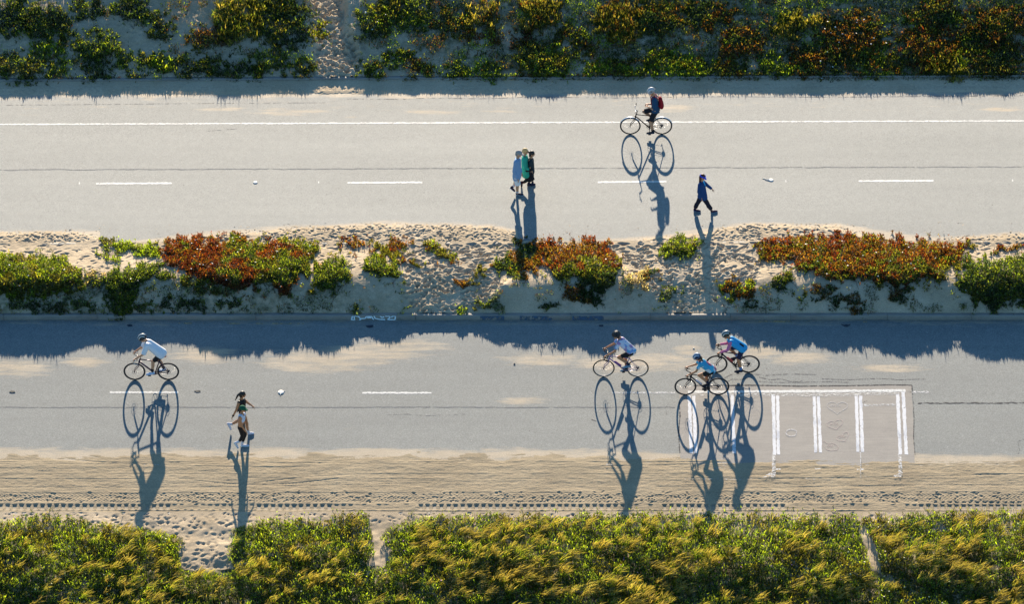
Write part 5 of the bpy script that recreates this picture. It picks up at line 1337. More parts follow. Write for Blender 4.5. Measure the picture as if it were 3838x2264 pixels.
    def glasses(s):
        c = s.J['head']; f, u, sv = s.f, s.u, s.s; k = s.k; m = MB()
        for t in (-1, 1):
            m.ell(c+f*0.098*k+sv*0.034*k*t+u*0.013*k, (0.010, 0.032, 0.020), (f, sv, u), 12, 6); m.ring_tube([c+f*0.095*k+sv*0.06*k*t+u*0.016*k, c+sv*0.083*k*t+u*0.012*k], 0.004, 6)
        m.ring_tube([c+f*0.104*k-sv*0.02+u*0.018*k, c+f*0.104*k+sv*0.02+u*0.018*k], 0.005, 6); s.add(m, 'glasses', GLASS)
    def hair(s, m_, length=0.0, tail=None, bun=False):
        c = s.J['head']; f, u, sv = s.f, s.u, s.s; k = s.k; m = MB()
        m.ell(c-f*0.012*k+u*0.016*k, (0.103*k, 0.086*k, 0.108*k), (f, sv, u)); m.ell(c-f*0.035*k-u*0.03*k, (0.075*k, 0.082*k, 0.09*k), (f, sv, u))
        if length:
            for t in (-0.6, 0, 0.6): m.capsule(c-f*0.06*k-u*0.02+sv*0.06*t, c-f*0.09*k+sv*0.07*t+Vector((0, 0, -length)), 0.05*k, 0.03*k)
        if tail:
            p0 = c-f*0.09*k+u*0.03*k; m.chain([p0, p0+Vector(tail[0]), p0+Vector(tail[1])], [0.034*k, 0.036*k, 0.014*k])
        if bun: m.ell(c-f*0.115*k+u*0.02*k, (0.04, 0.04, 0.04))
        s.add(m, 'hair', m_, 0.009)
    def helmet(s, m_, m2=None):
        c = s.J['head']; f, u, sv = s.f, s.u, s.s; k = s.k; m = MB()
        cc = c+u*0.035*k-f*0.005
        for j in range(-3, 4):       # fore-and-aft ribs with vents between them
            pts = []
            for t in np.linspace(-1.35, 1.45, 9):
                w = math.sin(j*0.36); r = math.sqrt(max(0.05, 1-w*w))
                pts.append(cc+sv*(0.098*k*w)+f*(0.130*k*math.sin(t)*r)+u*(0.112*k*math.cos(t)*r))
            for a, b in zip(pts[:-1], pts[1:]): m.capsule(a, b, 0.0155*k, 0.0155*k, n=8)
        ring = [cc-u*0.012+f*0.125*k*math.cos(t)+sv*0.102*k*math.sin(t) for t in np.linspace(0, 2*math.pi, 18, endpoint=False)]
        for a, b in zip(ring, ring[1:]+ring[:1]): m.capsule(a, b, 0.020*k, 0.020*k, n=8)
        for t in (-0.6, 0.25):
            pts = [cc+f*(0.118*k*math.sin(t))+u*(0.105*k*math.cos(t)*math.cos(a))+sv*(0.098*k*math.sin(a)) for a in np.linspace(-1.3, 1.3, 8)]
            for a, b in zip(pts[:-1], pts[1:]): m.capsule(a, b, 0.014*k, 0.014*k, n=8)
        h = s.add(m, 'helmet', m_, 0.006)
        if m2:
            m = MB()
            for j in (-2, 0, 2):
                w = math.sin(j*0.36); r = math.sqrt(1-w*w); pts = [cc+sv*(0.102*k*w)+f*(0.134*k*math.sin(t)*r)+u*(0.118*k*math.cos(t)*r) for t in np.linspace(-1.1, 1.2, 8)]
                for a, b in zip(pts[:-1], pts[1:]): m.capsule(a, b, 0.019*k, 0.019*k, n=8)
            m.skin('helmet_stripe', m2, h, s.off, 0.006, 1)
        m = MB()
        for t in (-1, 1): m.ring_tube([cc+sv*0.095*k*t, c+sv*0.085*k*t-u*0.05*k, c+f*0.04*k+sv*0.03*t-u*0.118*k], 0.005, 5)
        s.add(m, 'helmet_strap', RUBBER)
    def cap(s, m_, brim=True, crown=True, brim_m=None, tilt=0.15):
        c = s.J['head']; f, u, sv = s.f, s.u, s.s; k = s.k; m = MB()
        if crown:
            m.ell(c+u*0.035*k-f*0.006, (0.112*k, 0.094*k, 0.092*k), (f, sv, u))
        else:
            ring = [c+u*0.045*k+f*0.103*k*math.cos(t)+sv*0.088*k*math.sin(t) for t in np.linspace(0, 2*math.pi, 20, endpoint=False)]
            for a, b in zip(ring, ring[1:]+ring[:1]): m.capsule(a-u*0.012, b-u*0.012, 0.013, 0.013, n=8); m.capsule(a+u*0.012, b+u*0.012, 0.011, 0.011, n=8)
        o = s.add(m, 'cap' if crown else 'visor', m_, 0.007)
        if brim:
            m = MB(); fd = (f-u*tilt).normalized(); ud = fd.cross(sv); ud = ud if ud.z > 0 else -ud
            m.ell(c+u*0.035*k+fd*0.105*k, (0.085*k, 0.082*k, 0.012), (fd, sv, ud)); m.skin('brim', brim_m or m_, o, s.off, 0.006, 1)
    def shirt(s, name, m_, sleeve=0.8, g=0.014, loose=0.0, lo=0.05, sleeve_g=None, collar=True):
        m = MB(); s.trunk(m, g, lo=lo, loose=loose); s.hips(m, g*0.7) if lo <= 0.0 else None
        if sleeve: [s.arm(m, sd_, sleeve_g or g, sleeve) for sd_ in 'NF']
        return s.add(m, name, m_, 0.008)
    def shoe(s, side, m_, sole=None):
        J = s.J; k = s.k; he, to = J['he'+side], J['to'+side]; d = (to-he).normalized(); m = MB()
        upv = (Vector((0, 0, 1))-d*d.z).normalized()
        if upv.z < 0.2: upv = (J['an'+side]-he); upv = (upv-d*upv.dot(d)).normalized()
        m.capsule(he+d*0.005, he.lerp(to, 0.62), 0.040*k, 0.045*k, sq=(0.85, 1), up=upv); m.capsule(he.lerp(to, 0.5), to, 0.046*k, 0.034*k, sq=(0.75, 1.05), up=upv); m.capsule(he+upv*0.02, J['an'+side].lerp(he, 0.25), 0.040*k, 0.042*k)
        sh_ = s.add(m, 'shoe', m_, 0.007)
        m = MB(); m.capsule(he-upv*0.030, to-upv*0.022, 0.040*k, 0.038*k, sq=(0.32, 1.05), up=upv); m.skin('sole', sole or WHITEP, sh_, s.off, 0.006, 1)
    def shoes(s, m_, sole=None): [s.shoe(x, m_, sole) for x in 'NF']
    def sock(s, m_, h=0.25):
        for x in 'NF':
            m = MB(); a = s.J['an'+x]; m.capsule(a.lerp(s.J['he'+x], 0.2), a.lerp(s.J['kn'+x], h), 0.044*s.k, 0.046*s.k, flat_b=True); s.add(m, 'sock', m_, 0.007)

def jmap(fr, Yw):
    ox, oy, f = fr
    def P(x, y, d=0.0): return Vector(on_y(ox+x/f, oy+y/f, Yw-d))
    return P
def gmap(fr, lift=0.034):
    ox, oy, f = fr
    def Gp(x, y):
        a = px_ground(ox+x/f, oy+y/f); xx, yy = on_z(ox+x/f, oy+y/f, a.z+lift); return Vector((float(xx), float(yy), a.z+lift))
    return Gp

def rider(bk, fr, pts, face, label, k=1.0, skin=None, hands='hoods', foot_len=0.19, curl=0.75):
    """pts: head neck shN shF (zoom px + depth); the hips rest on the saddle, feet on the pedals, hands on the bar"""
    P = jmap(fr, bk['p'].y); J = {}
    for a in ('head', 'neck', 'shN', 'shF'): J[a] = P(*pts[a])
    seat = bk['seat']; J['pelvis'] = seat+Vector((0.02, 0, 0.10))
    J['hipN'] = seat+Vector((-0.02, -0.085*k, 0.075)); J['hipF'] = seat+Vector((-0.02, 0.085*k, 0.075))
    sgn = {'N': 0, 'F': 1}; L = 0
    for sd_ in 'NF':
        pc = bk['ped'][sgn[sd_]]
        lift = 0.015 if pc.z-bk['p'].z < 0.25 else 0.03
        J['to'+sd_] = pc+Vector((-0.075*k, 0, 0.045)); J['he'+sd_] = pc+Vector((0.125*k, 0, 0.045+lift*1.6)); J['an'+sd_] = J['he'+sd_]+Vector((-0.035*k, 0, 0.075*k))
        L = max(L, (J['an'+sd_]-J['hip'+sd_]).length)
    L = L*1.035/2
    for sd_ in 'NF':
        J['kn'+sd_] = ik(J['hip'+sd_], J['an'+sd_], L*1.02, L*0.98, (-1, pts.get('splay'+sd_, 0), 0.2))
        if hands == 'hoods': J['ha'+sd_] = bk['hoods'][sgn[sd_]]+Vector((0.055, 0, 0.035))
        else: J['ha'+sd_] = P(*pts['ha'+sd_])
        if 'el'+sd_ in pts: J['el'+sd_] = P(*pts['el'+sd_])
        else:
            D = (J['ha'+sd_]-J['sh'+sd_]).length; La = max(0.27*k, D*1.04/2); J['el'+sd_] = ik(J['sh'+sd_], J['ha'+sd_], La, La, (0.3, -0.5 if sd_ == 'N' else 0.5, -1))
    return Figure(J, (-1, 0, 0), face, label, 'cyclists riding along the road', k, skin, curl, foot0=seat.copy())

# ------------------------------------------------------------------ the five cyclists
frA = (2250, 280, 4.947)
bA = bicycle('black hybrid bicycle with mudguards added pale as highlights over its wheels, on the upper road', 2361.8, 2480, 502.8, 0.345, 0.018, BLACKM, None, False, saddle_z=0.90, bar_z=1.0, reach=0.06, crank=-92, highlight_guards=True)
fA = rider(bA, frA, dict(head=(950, 312, 0), neck=(995, 392, 0), shN=(1012, 470, .18), shF=(1000, 372, -.17), elN=(1012, 660, .25), haN=(900, 600, .16), elF=(985, 530, -.2), haF=(895, 540, -.14)),
           (-0.85, -0.1, -0.5), 'person in navy jacket with red backpack riding upright on the upper road', 1.0, SKIN, hands='free')
fA.body(); fA.glasses(); fA.helmet(mat('grey_helmet', (0.42, 0.38, 0.36), 0.5), mat('pale_helmet_stripe', (0.7, 0.66, 0.62), 0.5))
fA.shirt('jacket', cloth('navy_blue_jacket', (0.012, 0.06, 0.13)), 1.0, 0.020, 0.012)
m = MB(); fA.hips(m, 0.016); [fA.leg(m, x, 0.018, 0.92, flare=0.01) for x in 'NF']; fA.add(m, 'shorts', cloth('black_shorts', (0.012, 0.014, 0.02)), 0.008)
m = MB(); bp_c = fA.J['neck'].lerp(fA.J['pelvis'], 0.42)+Vector((0.19, 0, 0.0)); ax_ = (fA.J['neck']-fA.J['pelvis']).normalized()
m.capsule(bp_c-ax_*0.16, bp_c+ax_*0.12, 0.11, 0.085, sq=(0.8, 1.25), up=(1, 0, 0)); m.capsule(bp_c-ax_*0.13+Vector((0.05, 0, 0)), bp_c+Vector((0.05, 0, 0)), 0.06, 0.05, sq=(0.7, 1.4), up=(1, 0, 0))
bpk = fA.add(m, 'backpack', cloth('red_backpack', (0.30, 0.008, 0.015)), 0.008)
for sd_ in 'NF':
    m = MB(); sh_ = fA.J['sh'+sd_]; nk = fA.J['neck']; mid = sh_.lerp(nk, 0.45); m.ring_tube([bp_c+ax_*0.12+(mid-nk)*0.8, mid+Vector((0.0, 0, 0.085)), mid+Vector((-0.115, 0, -0.05)), mid+Vector((-0.10, 0, -0.26)), bp_c-ax_*0.1+(mid-nk)], 0.016, 6); fA.add(m, 'shoulder_strap', cloth('red_backpack', (0.30, 0.008, 0.015)), None, bpk)
fA.shoes(cloth('dark_blue_shoes', (0.012, 0.02, 0.035)), mat('grey_sole', (0.12, 0.14, 0.17), 0.7)); fA.sock(cloth('black_socks', (0.012, 0.012, 0.014)), 0.12)

frB = (420, 1230, 6.747)
bB = bicycle('dark purple road bicycle alone on the lower road at the left', 505.9, 632.0, 1424.9, 0.345, 0.022, mat('dark_purple_frame', (0.05, 0.025, 0.05), 0.3, 0.3), None, True, 1.0, 0.93, 0.10, 8, tape=mat('pale_bar_tape', (0.40, 0.38, 0.35), 0.7), saddlebag=mat('red_saddle_bag', (0.35, 0.06, 0.06), 0.7), thick=0.022)
fB = rider(bB, frB, dict(head=(778, 262, 0), neck=(868, 322, 0), shN=(885, 442, .19), shF=(868, 332, -.18)), (-0.86, 0, -0.45), 'person in loose white shirt and black helmet riding at the left', 1.02, SKIN)
WHITEC = cloth('white_shirt', (0.72, 0.74, 0.78))
fB.body(); fB.glasses(); fB.helmet(mat('black_helmet', (0.012, 0.014, 0.016), 0.4), mat('white_helmet_stripe', (0.55, 0.55, 0.52), 0.4))
fB.shirt('shirt', WHITEC, 0.95, 0.026, 0.018, sleeve_g=0.034, lo=-0.02)
BLK = cloth('black_lycra', (0.010, 0.010, 0.012), 0.6)
m = MB(); fB.hips(m, 0.010); [fB.leg(m, x, 0.010, 0.85) for x in 'NF']; fB.add(m, 'shorts', BLK, 0.008)
fB.shoes(cloth('pale_blue_shoes', (0.45, 0.55, 0.70)), mat('blue_sole', (0.15, 0.3, 0.5), 0.6)); fB.sock(BLK, 0.28)

frC = (2180, 1220, 6.747)
bC = bicycle('lilac road bicycle with tan tyres, left of the painted rectangle', 2262.3, 2389.7, 1412.7, 0.345, 0.017, mat('lilac_frame', (0.30, 0.22, 0.36), 0.3, 0.2), TANRUB, True, 0.96, 0.93, 0.09, 100, bottle=mat('purple_bottle', (0.20, 0.06, 0.25), 0.4), thick=0.017)
fC = rider(bC, frC, dict(head=(878, 250, 0), neck=(965, 318, 0), shN=(945, 445, .18), shF=(940, 338, -.17)), (-0.92, 0, -0.25), 'person in white and blue patterned jersey and black helmet, left of the pair', 1.0, SKIN_T)
fC.body(); fC.helmet(mat('black_helmet', (0.012, 0.014, 0.016), 0.4), None); fC.hair(mat('dark_brown_hair', (0.03, 0.018, 0.010), 0.6))
m = MB(); c = fC.J['head']; m.ell(c+fC.u*0.135, (0.05, 0.035, 0.016), (fC.f, fC.s, fC.u)); fC.add(m, 'helmet_white_top', WHITEP)  # white patch over the crown of the black helmet
fC.shirt('jersey', mat_pattern('patterned_jersey', [(0.62, 0.64, 0.72), (0.16, 0.30, 0.62), (0.55, 0.60, 0.75), (0.34, 0.22, 0.42), (0.10, 0.36, 0.60), (0.60, 0.60, 0.68)], 11), 0.7, 0.014, 0.006, lo=-0.02)
m = MB(); fC.hips(m, 0.010); [fC.leg(m, x, 0.010, 0.78) for x in 'NF']; fC.add(m, 'shorts', BLK, 0.008)
fC.shoes(cloth('blue_grey_shoes', (0.20, 0.30, 0.38)), mat('dark_sole', (0.03, 0.04, 0.06), 0.6)); fC.sock(cloth('navy_socks', (0.015, 0.02, 0.04)), 0.26)

frD = (2490, 1220, 5.1175)
bD = bicycle('black road bicycle nearest the camera, in front of the painted rectangle', 2568.2, 2691.3, 1481.8, 0.345, 0.021, mat('black_frame', (0.012, 0.014, 0.022), 0.3, 0.2), None, True, 0.93, 0.90, 0.08, 86, bottle=mat('white_bottle', (0.6, 0.6, 0.66), 0.4), thick=0.020)
fD = rider(bD, frD, dict(head=(630, 612, 0), neck=(690, 668, 0), shN=(690, 748, .16), shF=(680, 668, -.16)), (-0.80, 0, -0.55), 'person in cyan jersey with blue striped helmet and ponytail, front of the pair', 0.93, SKIN_T)
fD.body(); fD.hair(mat('dark_brown_hair', (0.03, 0.018, 0.010), 0.6), tail=((0.07, -0.03, -0.06), (0.13, -0.06, -0.20)))
fD.helmet(mat('navy_helmet', (0.02, 0.06, 0.14), 0.4), mat('white_helmet_band', (0.7, 0.72, 0.75), 0.4))
fD.shirt('jersey', mat_pattern('cyan_jersey', [(0.03, 0.34, 0.55), (0.05, 0.42, 0.62), (0.03, 0.34, 0.55), (0.55, 0.62, 0.66), (0.40, 0.10, 0.16), (0.04, 0.38, 0.60)], 8), 0.62, 0.014, 0.004, lo=-0.02)
m = MB(); fD.hips(m, 0.010); [fD.leg(m, x, 0.010, 0.66) for x in 'NF']; fD.add(m, 'shorts', BLK, 0.008)
fD.shoes(cloth('black_shoes', (0.012, 0.014, 0.018)), mat('dark_sole', (0.03, 0.04, 0.06), 0.6)); fD.sock(cloth('navy_socks', (0.015, 0.02, 0.04)), 0.2)

frE = frD
bE = bicycle('black road bicycle behind the nearest one, at the far side of the pair', 2684.4, 2805.6, 1397.8, 0.35, 0.023, mat('black_frame', (0.012, 0.014, 0.022), 0.3, 0.2), None, True, 0.92, 0.90, 0.08, -112, bottle=mat('red_bottle', (0.45, 0.06, 0.06), 0.4), thick=0.022)
fE = rider(bE, frE, dict(head=(1190, 188, 0), neck=(1246, 240, 0), shN=(1268, 328, .18), shF=(1238, 262, -.17), splayN=-0.15), (-0.88, -0.1, -0.4), 'person in bright blue vest with pink sleeves, the rider at the back of the pair', 1.0, SKIN_T)
fE.body(); fE.glasses(); fE.helmet(mat('dark_green_helmet', (0.012, 0.03, 0.025), 0.4), mat('white_helmet_stripe', (0.55, 0.55, 0.52), 0.4))
for x in 'NF': m = MB(); fE.arm(m, x, 0.010, 1.93); fE.add(m, 'sleeve', cloth('pink_sleeves', (0.55, 0.16, 0.30)), 0.008)
v_ = fE.shirt('vest', cloth('bright_blue_vest', (0.02, 0.32, 0.62), 0.6), 0, 0.020, 0.006, lo=-0.02)
m = MB(); lp = fE.J['pelvis'].lerp(fE.J['neck'], 0.22)+Vector((0.07, -0.09, 0.03)); m.capsule(lp, lp+(fE.J['neck']-fE.J['pelvis']).normalized()*0.10, 0.055, 0.05, sq=(0.45, 1), up=(0.5, -0.7, 0.5)); m.skin('pocket', BLK, v_, fE.off, 0.007, 1)
m = MB(); fE.hips(m, 0.010); [fE.leg(m, x, 0.010, 0.88) for x in 'NF']; fE.add(m, 'shorts', cloth('navy_lycra', (0.012, 0.016, 0.05), 0.6), 0.008)
fE.shoes(cloth('dark_blue_shoes', (0.012, 0.02, 0.035)), mat('dark_sole', (0.03, 0.04, 0.06), 0.6)); fE.sock(cloth('blue_socks', (0.10, 0.22, 0.45)), 0.22)
m = MB(); [m.ell(fE.J['ha'+x]+(fE.J['ha'+x]-fE.J['el'+x]).normalized()*0.035, (0.05, 0.042, 0.032)) for x in 'F']; fE.add(m, 'glove', BLK, 0.007)

# ------------------------------------------------------------------ walkers
GW_ = 'people walking on the road'
def walker(fr, contact, pts, ground, face, label, k=1.0, skin=None, curl=0.35, fwd=(1, 0, 0)):
    """ground: joints standing on the road (ray meets the road); the rest lie in planes d metres nearer than the contact point"""
    ox, oy, f = fr; g0 = px_ground(ox+contact[0]/f, oy+contact[1]/f); P = jmap(fr, g0.y); Gp = gmap(fr); J = {}
    for n_, p_ in pts.items(): J[n_] = P(*p_)
    for n_, p_ in ground.items(): J[n_] = Gp(*p_)
    for n_ in J:
        if n_[:2] in ('he', 'to') and n_ != 'head': J[n_].z = max(J[n_].z, g0.z+0.034)
    return Figure(J, fwd, face, label, GW_, k, skin, curl, foot0=g0)
frW = (1850, 520, 3.712)
w1 = walker(frW, (362, 782), dict(head=(350, 205, 0), neck=(338, 262, 0), shN=(312, 322, .17), shF=(335, 270, -.17), elN=(285, 455, .22), haN=(336, 562, .20), elF=(350, 380, -.2), haF=(388, 470, -.16), pelvis=(325, 498, 0), hipN=(320, 530, .09), hipF=(325, 490, -.09),
            knN=(335, 645, .10), anN=(330, 742, .10), knF=(312, 590, -.08), anF=(288, 655, -.08), heF=(244, 680, -.08), toF=(292, 722, -.08)), dict(heN=(322, 768), toN=(405, 776)), (0.92, -0.1, -0.3), 'person in grey cap, blue shirt and white shorts, walking left of the two others', 1.0)
w1.body(); w1.glasses(); w1.cap(cloth('grey_cap', (0.34, 0.31, 0.29))); w1.hair(mat('grey_hair', (0.25, 0.23, 0.21), 0.7))
w1.cap(cloth('grey_cap', (0.34, 0.31, 0.29)), brim=False) if False else None
w1.shirt('shirt', cloth('pale_blue_shirt', (0.20, 0.33, 0.52)), 1.92, 0.022, 0.022, lo=-0.08)
m = MB(); w1.hips(m, 0.022); [w1.leg(m, x, 0.022, 0.92, flare=0.022) for x in 'NF']; w1.add(m, 'shorts', cloth('white_shorts', (0.80, 0.77, 0.74)), 0.008)
w1.shoes(cloth('navy_trainers', (0.012, 0.014, 0.04)), WHITEP); w1.sock(cloth('white_socks', (0.6, 0.6, 0.62)), 0.16)

w2 = walker(frW, (480, 648), dict(head=(440, 172, 0), neck=(432, 228, 0), shN=(420, 285, .16), shF=(440, 240, -.16), elN=(440, 400, .20), haN=(492, 428, .18), elF=(470, 340, -.2), haF=(505, 390, -.1), pelvis=(448, 450, 0), hipN=(446, 480, .085), hipF=(450, 445, -.085),
            knN=(468, 562, .09), anN=(415, 612, .09), heN=(390, 600, .09), toN=(392, 668, .09), knF=(500, 520, -.08), anF=(496, 606, -.08)), dict(heF=(480, 634), toF=(535, 640)), (0.95, -0.1, -0.25), 'fair haired person in green jacket and dark leggings, in the middle of three walkers', 0.96)
w2.body(); w2.glasses(); w2.hair(mat('fair_hair', (0.62, 0.38, 0.14), 0.6), length=0.06)
w2.shirt('jacket', cloth('sea_green_jacket', (0.03, 0.36, 0.24)), 1.9, 0.024, 0.026, lo=-0.10)
m = MB(); w2.hips(m, 0.012); [w2.leg(m, x, 0.012, 1.85) for x in 'NF']; w2.add(m, 'leggings', cloth('black_leggings', (0.012, 0.014, 0.014)), 0.008)
m = MB(); m.capsule(w2.J['haN']+Vector((-0.06, -0.02, -0.03)), w2.J['haN']+Vector((0.08, -0.02, 0.0)), 0.06, 0.05, sq=(0.9, 0.6), up=(0, 0, 1)); m.ring_tube([w2.J['haN']+Vector((-0.05, -0.02, 0.02)), w2.J['haN']+Vector((0.01, -0.02, 0.06)), w2.J['haN']+Vector((0.06, -0.02, 0.03))], 0.01, 6)
hb_ = m.skin('handbag', cloth('black_bag', (0.012, 0.012, 0.014)), None, None, 0.008, 1)
off_ = w2.J['haN'].copy(); hb_.data.transform(Matrix.Translation(-off_)); hb_.location = off_; tag(hb_, "black bag held in the green jacketed person's hand", 'bag')
w2.shoes(cloth('dark_red_shoes', (0.05, 0.015, 0.02)), mat('dark_sole', (0.03, 0.04, 0.06), 0.6))

w3 = walker(frW, (545, 640), dict(head=(535, 205, 0), neck=(520, 268, 0), shN=(515, 318, .15), shF=(525, 275, -.15), elN=(505, 400, .17), haN=(530, 440, .16), elF=(540, 385, -.19), haF=(548, 455, -.18), pelvis=(520, 440, 0), hipN=(518, 465, .08), hipF=(522, 435, -.08),
            knN=(508, 545, .08), anN=(500, 605, .06), heN=(485, 622, .06), toN=(528, 636, .06), knF=(528, 525, -.07), anF=(545, 600, -.07)), dict(heF=(535, 634), toF=(572, 630)), (0.95, -0.05, -0.3), 'dark haired person in black, furthest right of three walkers', 0.90)
w3.body(); w3.hair(mat('black_hair', (0.012, 0.008, 0.006), 0.5), length=0.10, bun=True)
w3.shirt('top', cloth('dark_green_top', (0.02, 0.035, 0.045)), 0.8, 0.018, 0.012, lo=-0.08)
m = MB(); w3.hips(m, 0.018); [w3.leg(m, x, 0.020, 1.60, flare=0.026) for x in 'NF']; w3.add(m, 'trousers', cloth('black_trousers', (0.010, 0.010, 0.014)), 0.008)
w3.shoes(cloth('navy_trainers', (0.012, 0.014, 0.04)), mat('dark_sole', (0.03, 0.04, 0.06), 0.6))

frV = (2530, 620, 7.422)
w4 = walker(frV, (830, 1292), dict(head=(762, 318, 0), neck=(742, 432, 0), shN=(690, 545, .17), shF=(790, 455, -.16), elN=(662, 740, .20), haN=(735, 900, .18), elF=(905, 560, -.2), haF=(1020, 650, -.19), pelvis=(765, 800, 0), hipN=(772, 860, .08), hipF=(752, 800, -.08),
            knN=(905, 1065, .09), anN=(1010, 1225, .07), knF=(640, 1030, -.08), anF=(560, 1190, -.08)), dict(heN=(1015, 1285), toN=(1160, 1268), heF=(540, 1245), toF=(690, 1262)), (0.93, -0.1, -0.35), 'person in long navy coat and blue sun visor, striding alone on the upper road', 0.95)
w4.body(); w4.hair(mat('auburn_hair', (0.10, 0.025, 0.012), 0.55), length=0.20); w4.cap(cloth('blue_visor', (0.01, 0.06, 0.62), 0.6), crown=False, tilt=0.45)
NAVY = cloth('navy_coat', (0.008, 0.05, 0.17))
m = MB(); w4.trunk(m, 0.020, lo=-0.08, loose=0.03); [w4.arm(m, x, 0.020, 1.95) for x in 'NF']
for a in ('hipN', 'hipF'): m.capsule(w4.J[a].lerp(w4.J['pelvis'], 0.3)+Vector((0, 0, 0.12)), w4.J[a].lerp(w4.J['kn'+a[-1]], 0.30).lerp(w4.J['pelvis']+Vector((0, 0, -0.16)), 0.35), 0.13, 0.135, flat_b=True)
w4.add(m, 'coat', NAVY, 0.008)
m = MB(); m.capsule(w4.J['neck']+Vector((0.055, -0.03, -0.03)), w4.J['neck']+Vector((0.11, -0.04, -0.15)), 0.035, 0.02); w4.add(m, 'scarf', cloth('sky_blue_scarf', (0.02, 0.40, 0.75)), 0.007)
m = MB(); w4.hips(m, 0.010); [w4.leg(m, x, 0.014, 1.9, flare=0.018) for x in 'NF']; w4.add(m, 'trousers', cloth('dark_navy_trousers', (0.010, 0.012, 0.025)), 0.008)
w4.shoes(cloth('dark_purple_shoes', (0.03, 0.012, 0.04)), mat('pale_blue_sole', (0.35, 0.40, 0.48), 0.6))

frL = (820, 1440, 5.706)
w5 = walker(frL, (560, 1062), dict(head=(510, 222, 0), neck=(486, 312, 0), shN=(425, 412, .16), shF=(540, 340, -.16), elN=(372, 560, .20), haN=(300, 690, .20), elF=(630, 410, -.19), haF=(705, 462, -.19), pelvis=(505, 640, 0), hipN=(515, 690, .08), hipF=(500, 640, -.08),
            knN=(600, 850, .08), anN=(625, 1000, .06), knF=(430, 770, -.10), anF=(275, 862, -.12), heF=(205, 850, -.12), toF=(262, 965, -.12)), dict(heN=(640, 1055), toN=(735, 1050)), (0.95, 0.1, -0.2), 'person with dark ponytail and black top, the further of two joggers', 0.97, SKIN_T)
w5.body(); w5.hair(mat('black_hair', (0.012, 0.008, 0.006), 0.5), tail=((-0.07, -0.02, -0.06), (-0.15, -0.04, -0.24)))
m = MB(); w5.trunk(m, 0.010, lo=0.0); w5.add(m, 'top', BLK, 0.007)
m = MB(); w5.hips(m, 0.012); [w5.leg(m, x, 0.012, 0.42) for x in 'NF']; w5.add(m, 'shorts', BLK, 0.008)
WSH = cloth('white_trainers', (0.62, 0.62, 0.68)); w5.shoes(WSH, mat('pink_sole', (0.55, 0.45, 0.50), 0.6)); w5.sock(cloth('white_socks', (0.6, 0.6, 0.62)), 0.12)
m = MB(); a = w5.J['haN']; b_ = w5.J['elN']; m.capsule(a.lerp(b_, 0.02), a.lerp(b_, 0.22), 0.034, 0.036, flat_a=True, flat_b=True); w5.add(m, 'wristband', BLK)
w6 = walker(frL, (500, 1345), dict(head=(508, 530, 0), neck=(492, 632, 0), shN=(455, 712, .15), shF=(545, 655, -.15), elN=(478, 880, .18), haN=(578, 1015, .18), elF=(590, 760, -.18), haF=(610, 880, -.16), pelvis=(480, 880, 0), hipN=(470, 930, .085), hipF=(490, 880, -.085),
            knN=(505, 1110, .08), anN=(438, 1232, .10), heN=(350, 1262, .10), toN=(412, 1362, .10), knF=(560, 1090, -.05), anF=(512, 1240, -.04)), dict(heF=(485, 1312), toF=(628, 1318)), (0.95, -0.05, -0.25), 'person in green cap and white sports top, the nearer of two joggers', 0.95, SKIN_T)
w6.body(); w6.hair(mat('black_hair', (0.012, 0.008, 0.006), 0.5), tail=((-0.05, -0.02, -0.09), (-0.09, -0.03, -0.16))); w6.cap(cloth('dark_green_cap', (0.01, 0.10, 0.05)), tilt=0.25)
J6 = w6.J; m = MB(); mid6 = J6['pelvis'].lerp(J6['neck'], 0.62)
m.capsule(mid6+Vector((0.0, -0.07, 0)), mid6+Vector((0.0, 0.07, 0)), 0.115, 0.115); m.capsule(J6['shN'].lerp(J6['neck'], 0.35)+Vector((0, 0, -0.01)), mid6+Vector((0.02, -0.06, 0.02)), 0.075, 0.10); m.capsule(J6['shF'].lerp(J6['neck'], 0.35)+Vector((0, 0, -0.01)), mid6+Vector((0.02, 0.06, 0.02)), 0.075, 0.10)
w6.add(m, 'sports_top', cloth('white_top', (0.62, 0.64, 0.72)), 0.007)
m = MB(); w6.hips(m, 0.012); [w6.leg(m, x, 0.010, 1.88) for x in 'NF']; w6.add(m, 'leggings', BLK, 0.008)
w6.shoes(WSH, mat('mint_sole', (0.40, 0.55, 0.52), 0.6)); w6.sock(cloth('white_socks', (0.6, 0.6, 0.62)), 0.10)

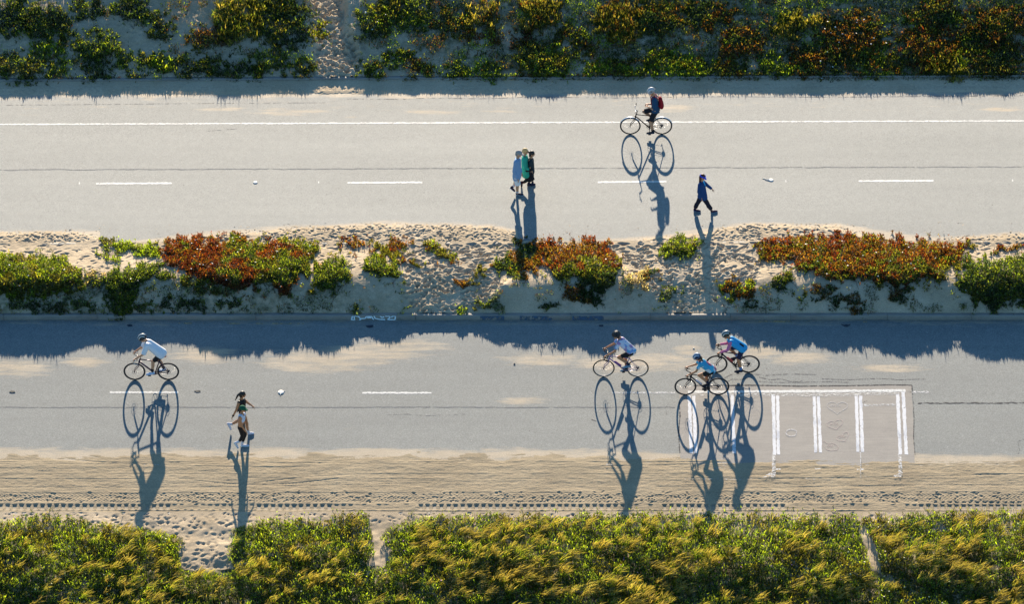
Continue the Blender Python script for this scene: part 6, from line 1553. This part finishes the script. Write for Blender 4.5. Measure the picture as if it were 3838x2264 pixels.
# ------------------------------------------------------------------ small things lying on the road
def scrap(name, px, py, pts, m, label, cat, th=0.006, lift=0.0):
    g = px_ground(px, py); mb = MB(); n = len(pts); r = random.Random(int(px))
    for zz in (0.004, th+0.004): 
        for (u, v) in pts: mb.v.append((u, v, zz+lift+(r.uniform(0, 0.012) if zz > 0.005 else 0)))
    mb.f.append(tuple(range(n))[::-1]); mb.f.append(tuple(range(n, 2*n)))
    for i in range(n): mb.f.append((i, (i+1) % n, n+(i+1) % n, n+i))
    o = mb.obj(name, m, smooth=False); o.location = g; return tag(o, label, cat)
WP = mat('white_marker', (0.60, 0.59, 0.54), 0.6, var=0.15)
def marker(px, py, label, r=0.075, extra=None, grp='round white road markers'):
    g = px_ground(px, py); mb = MB(); rings = [(r, 0.004), (r*0.92, 0.014), (r*0.6, 0.019)]; n = 18
    for (rr, z) in rings:
        for k_ in range(n): t = 2*math.pi*k_/n; mb.v.append((rr*math.cos(t), rr*math.sin(t), z))
    mb.v.append((0, 0, 0.020))
    for i in range(2):
        for k_ in range(n): mb.f.append((i*n+k_, i*n+(k_+1) % n, i*n+n+(k_+1) % n, i*n+n+k_))
    for k_ in range(n): mb.f.append((2*n+k_, 2*n+(k_+1) % n, 3*n))
    if extra:
        for (x0_, y0_, x1_, y1_, w_) in extra: mb.ring_tube([(x0_, y0_, 0.007), (x1_, y1_, 0.007)], [w_, w_*0.4], 6)
    o = mb.obj('road_marker', WP); o.location = g; return tag(o, label, 'road marker', grp)
marker(957, 684, 'smooth round white road marker between two dashes on the upper road')
marker(2890, 675, 'white road marker with a streaked tail on the upper road', 0.085, [(-0.05, 0.02, -0.28, 0.10, .014), (-0.05, -0.01, -0.20, 0.02, .018)])
marker(1053, 1471, 'cracked white road marker with a small spur on the lower road', 0.10, [(0, -0.06, -0.02, -0.18, .012), (0.08, 0.02, 0.13, 0.06, .01)])
scrap('asphalt_stain', 46, 1470, [(-.09, 0), (-.03, .05), (.06, .04), (.09, -.01), (0, -.05)], mat('dark_scab', (0.09, 0.085, 0.07), 0.9), 'dark worn scab of glue at the left end of the lower lane line', 'road scab', 0.004)
scrap('asphalt_stain', 740, 1468, [(-.10, .02), (-.02, .05), (.09, .03), (.10, -.02), (-.02, -.05)], mat('dark_scab', (0.09, 0.085, 0.07), 0.9), 'dark worn scab of glue right of the left rider', 'road scab', 0.004)
DK = mat('dark_rag', (0.025, 0.035, 0.05), 0.9)
scrap('debris', 485, 1221, [(-.08, .02), (0, .05), (.09, .03), (.10, -.03), (-.02, -.05)], DK, 'dark flat scrap in the shade near the left', 'debris', 0.012)
scrap('debris', 1385, 1224, [(-.12, .03), (.0, .05), (.11, .06), (.12, -.03), (0, -.07), (-.08, -.03)], DK, 'dark flat scrap in the shade below the graffiti', 'debris', 0.012)
scrap('debris', 3170, 1220, [(-.15, .05), (-.05, .0), (.02, .05), (.08, 0), (.15, .05), (.05, -.08), (-.04, -.06)], DK, 'dark scrap with curled ends in the shade under the great mound', 'debris', 0.012)
scrap('debris', 2253, 1222, [(-.07, .02), (.07, .03), (.06, -.03), (-.05, -.03)], DK, 'small dark scrap in the shade right of the blue kerb paint', 'debris', 0.012)
scrap('leaf', 537, 1256, [(-.10, -.01), (-.02, .03), (.09, .04), (.08, -.01), (0, -.03)], mat('pale_leaf', (0.7, 0.68, 0.6), 0.6), 'pale leaf shaped scrap behind the left rider', 'debris', 0.01)
scrap('debris', 2600, 1306, [(-.03, 0), (0, .02), (.03, 0), (0, -.02)], mat('pale_leaf', (0.7, 0.68, 0.6), 0.6), 'small white chip above the nearest rider', 'debris', 0.008)
scrap('debris', 1928, 1365, [(-.03, -.02), (.01, .03), (.03, -.01)], DK, 'tiny black chip in the middle of the lower road', 'debris', 0.012)
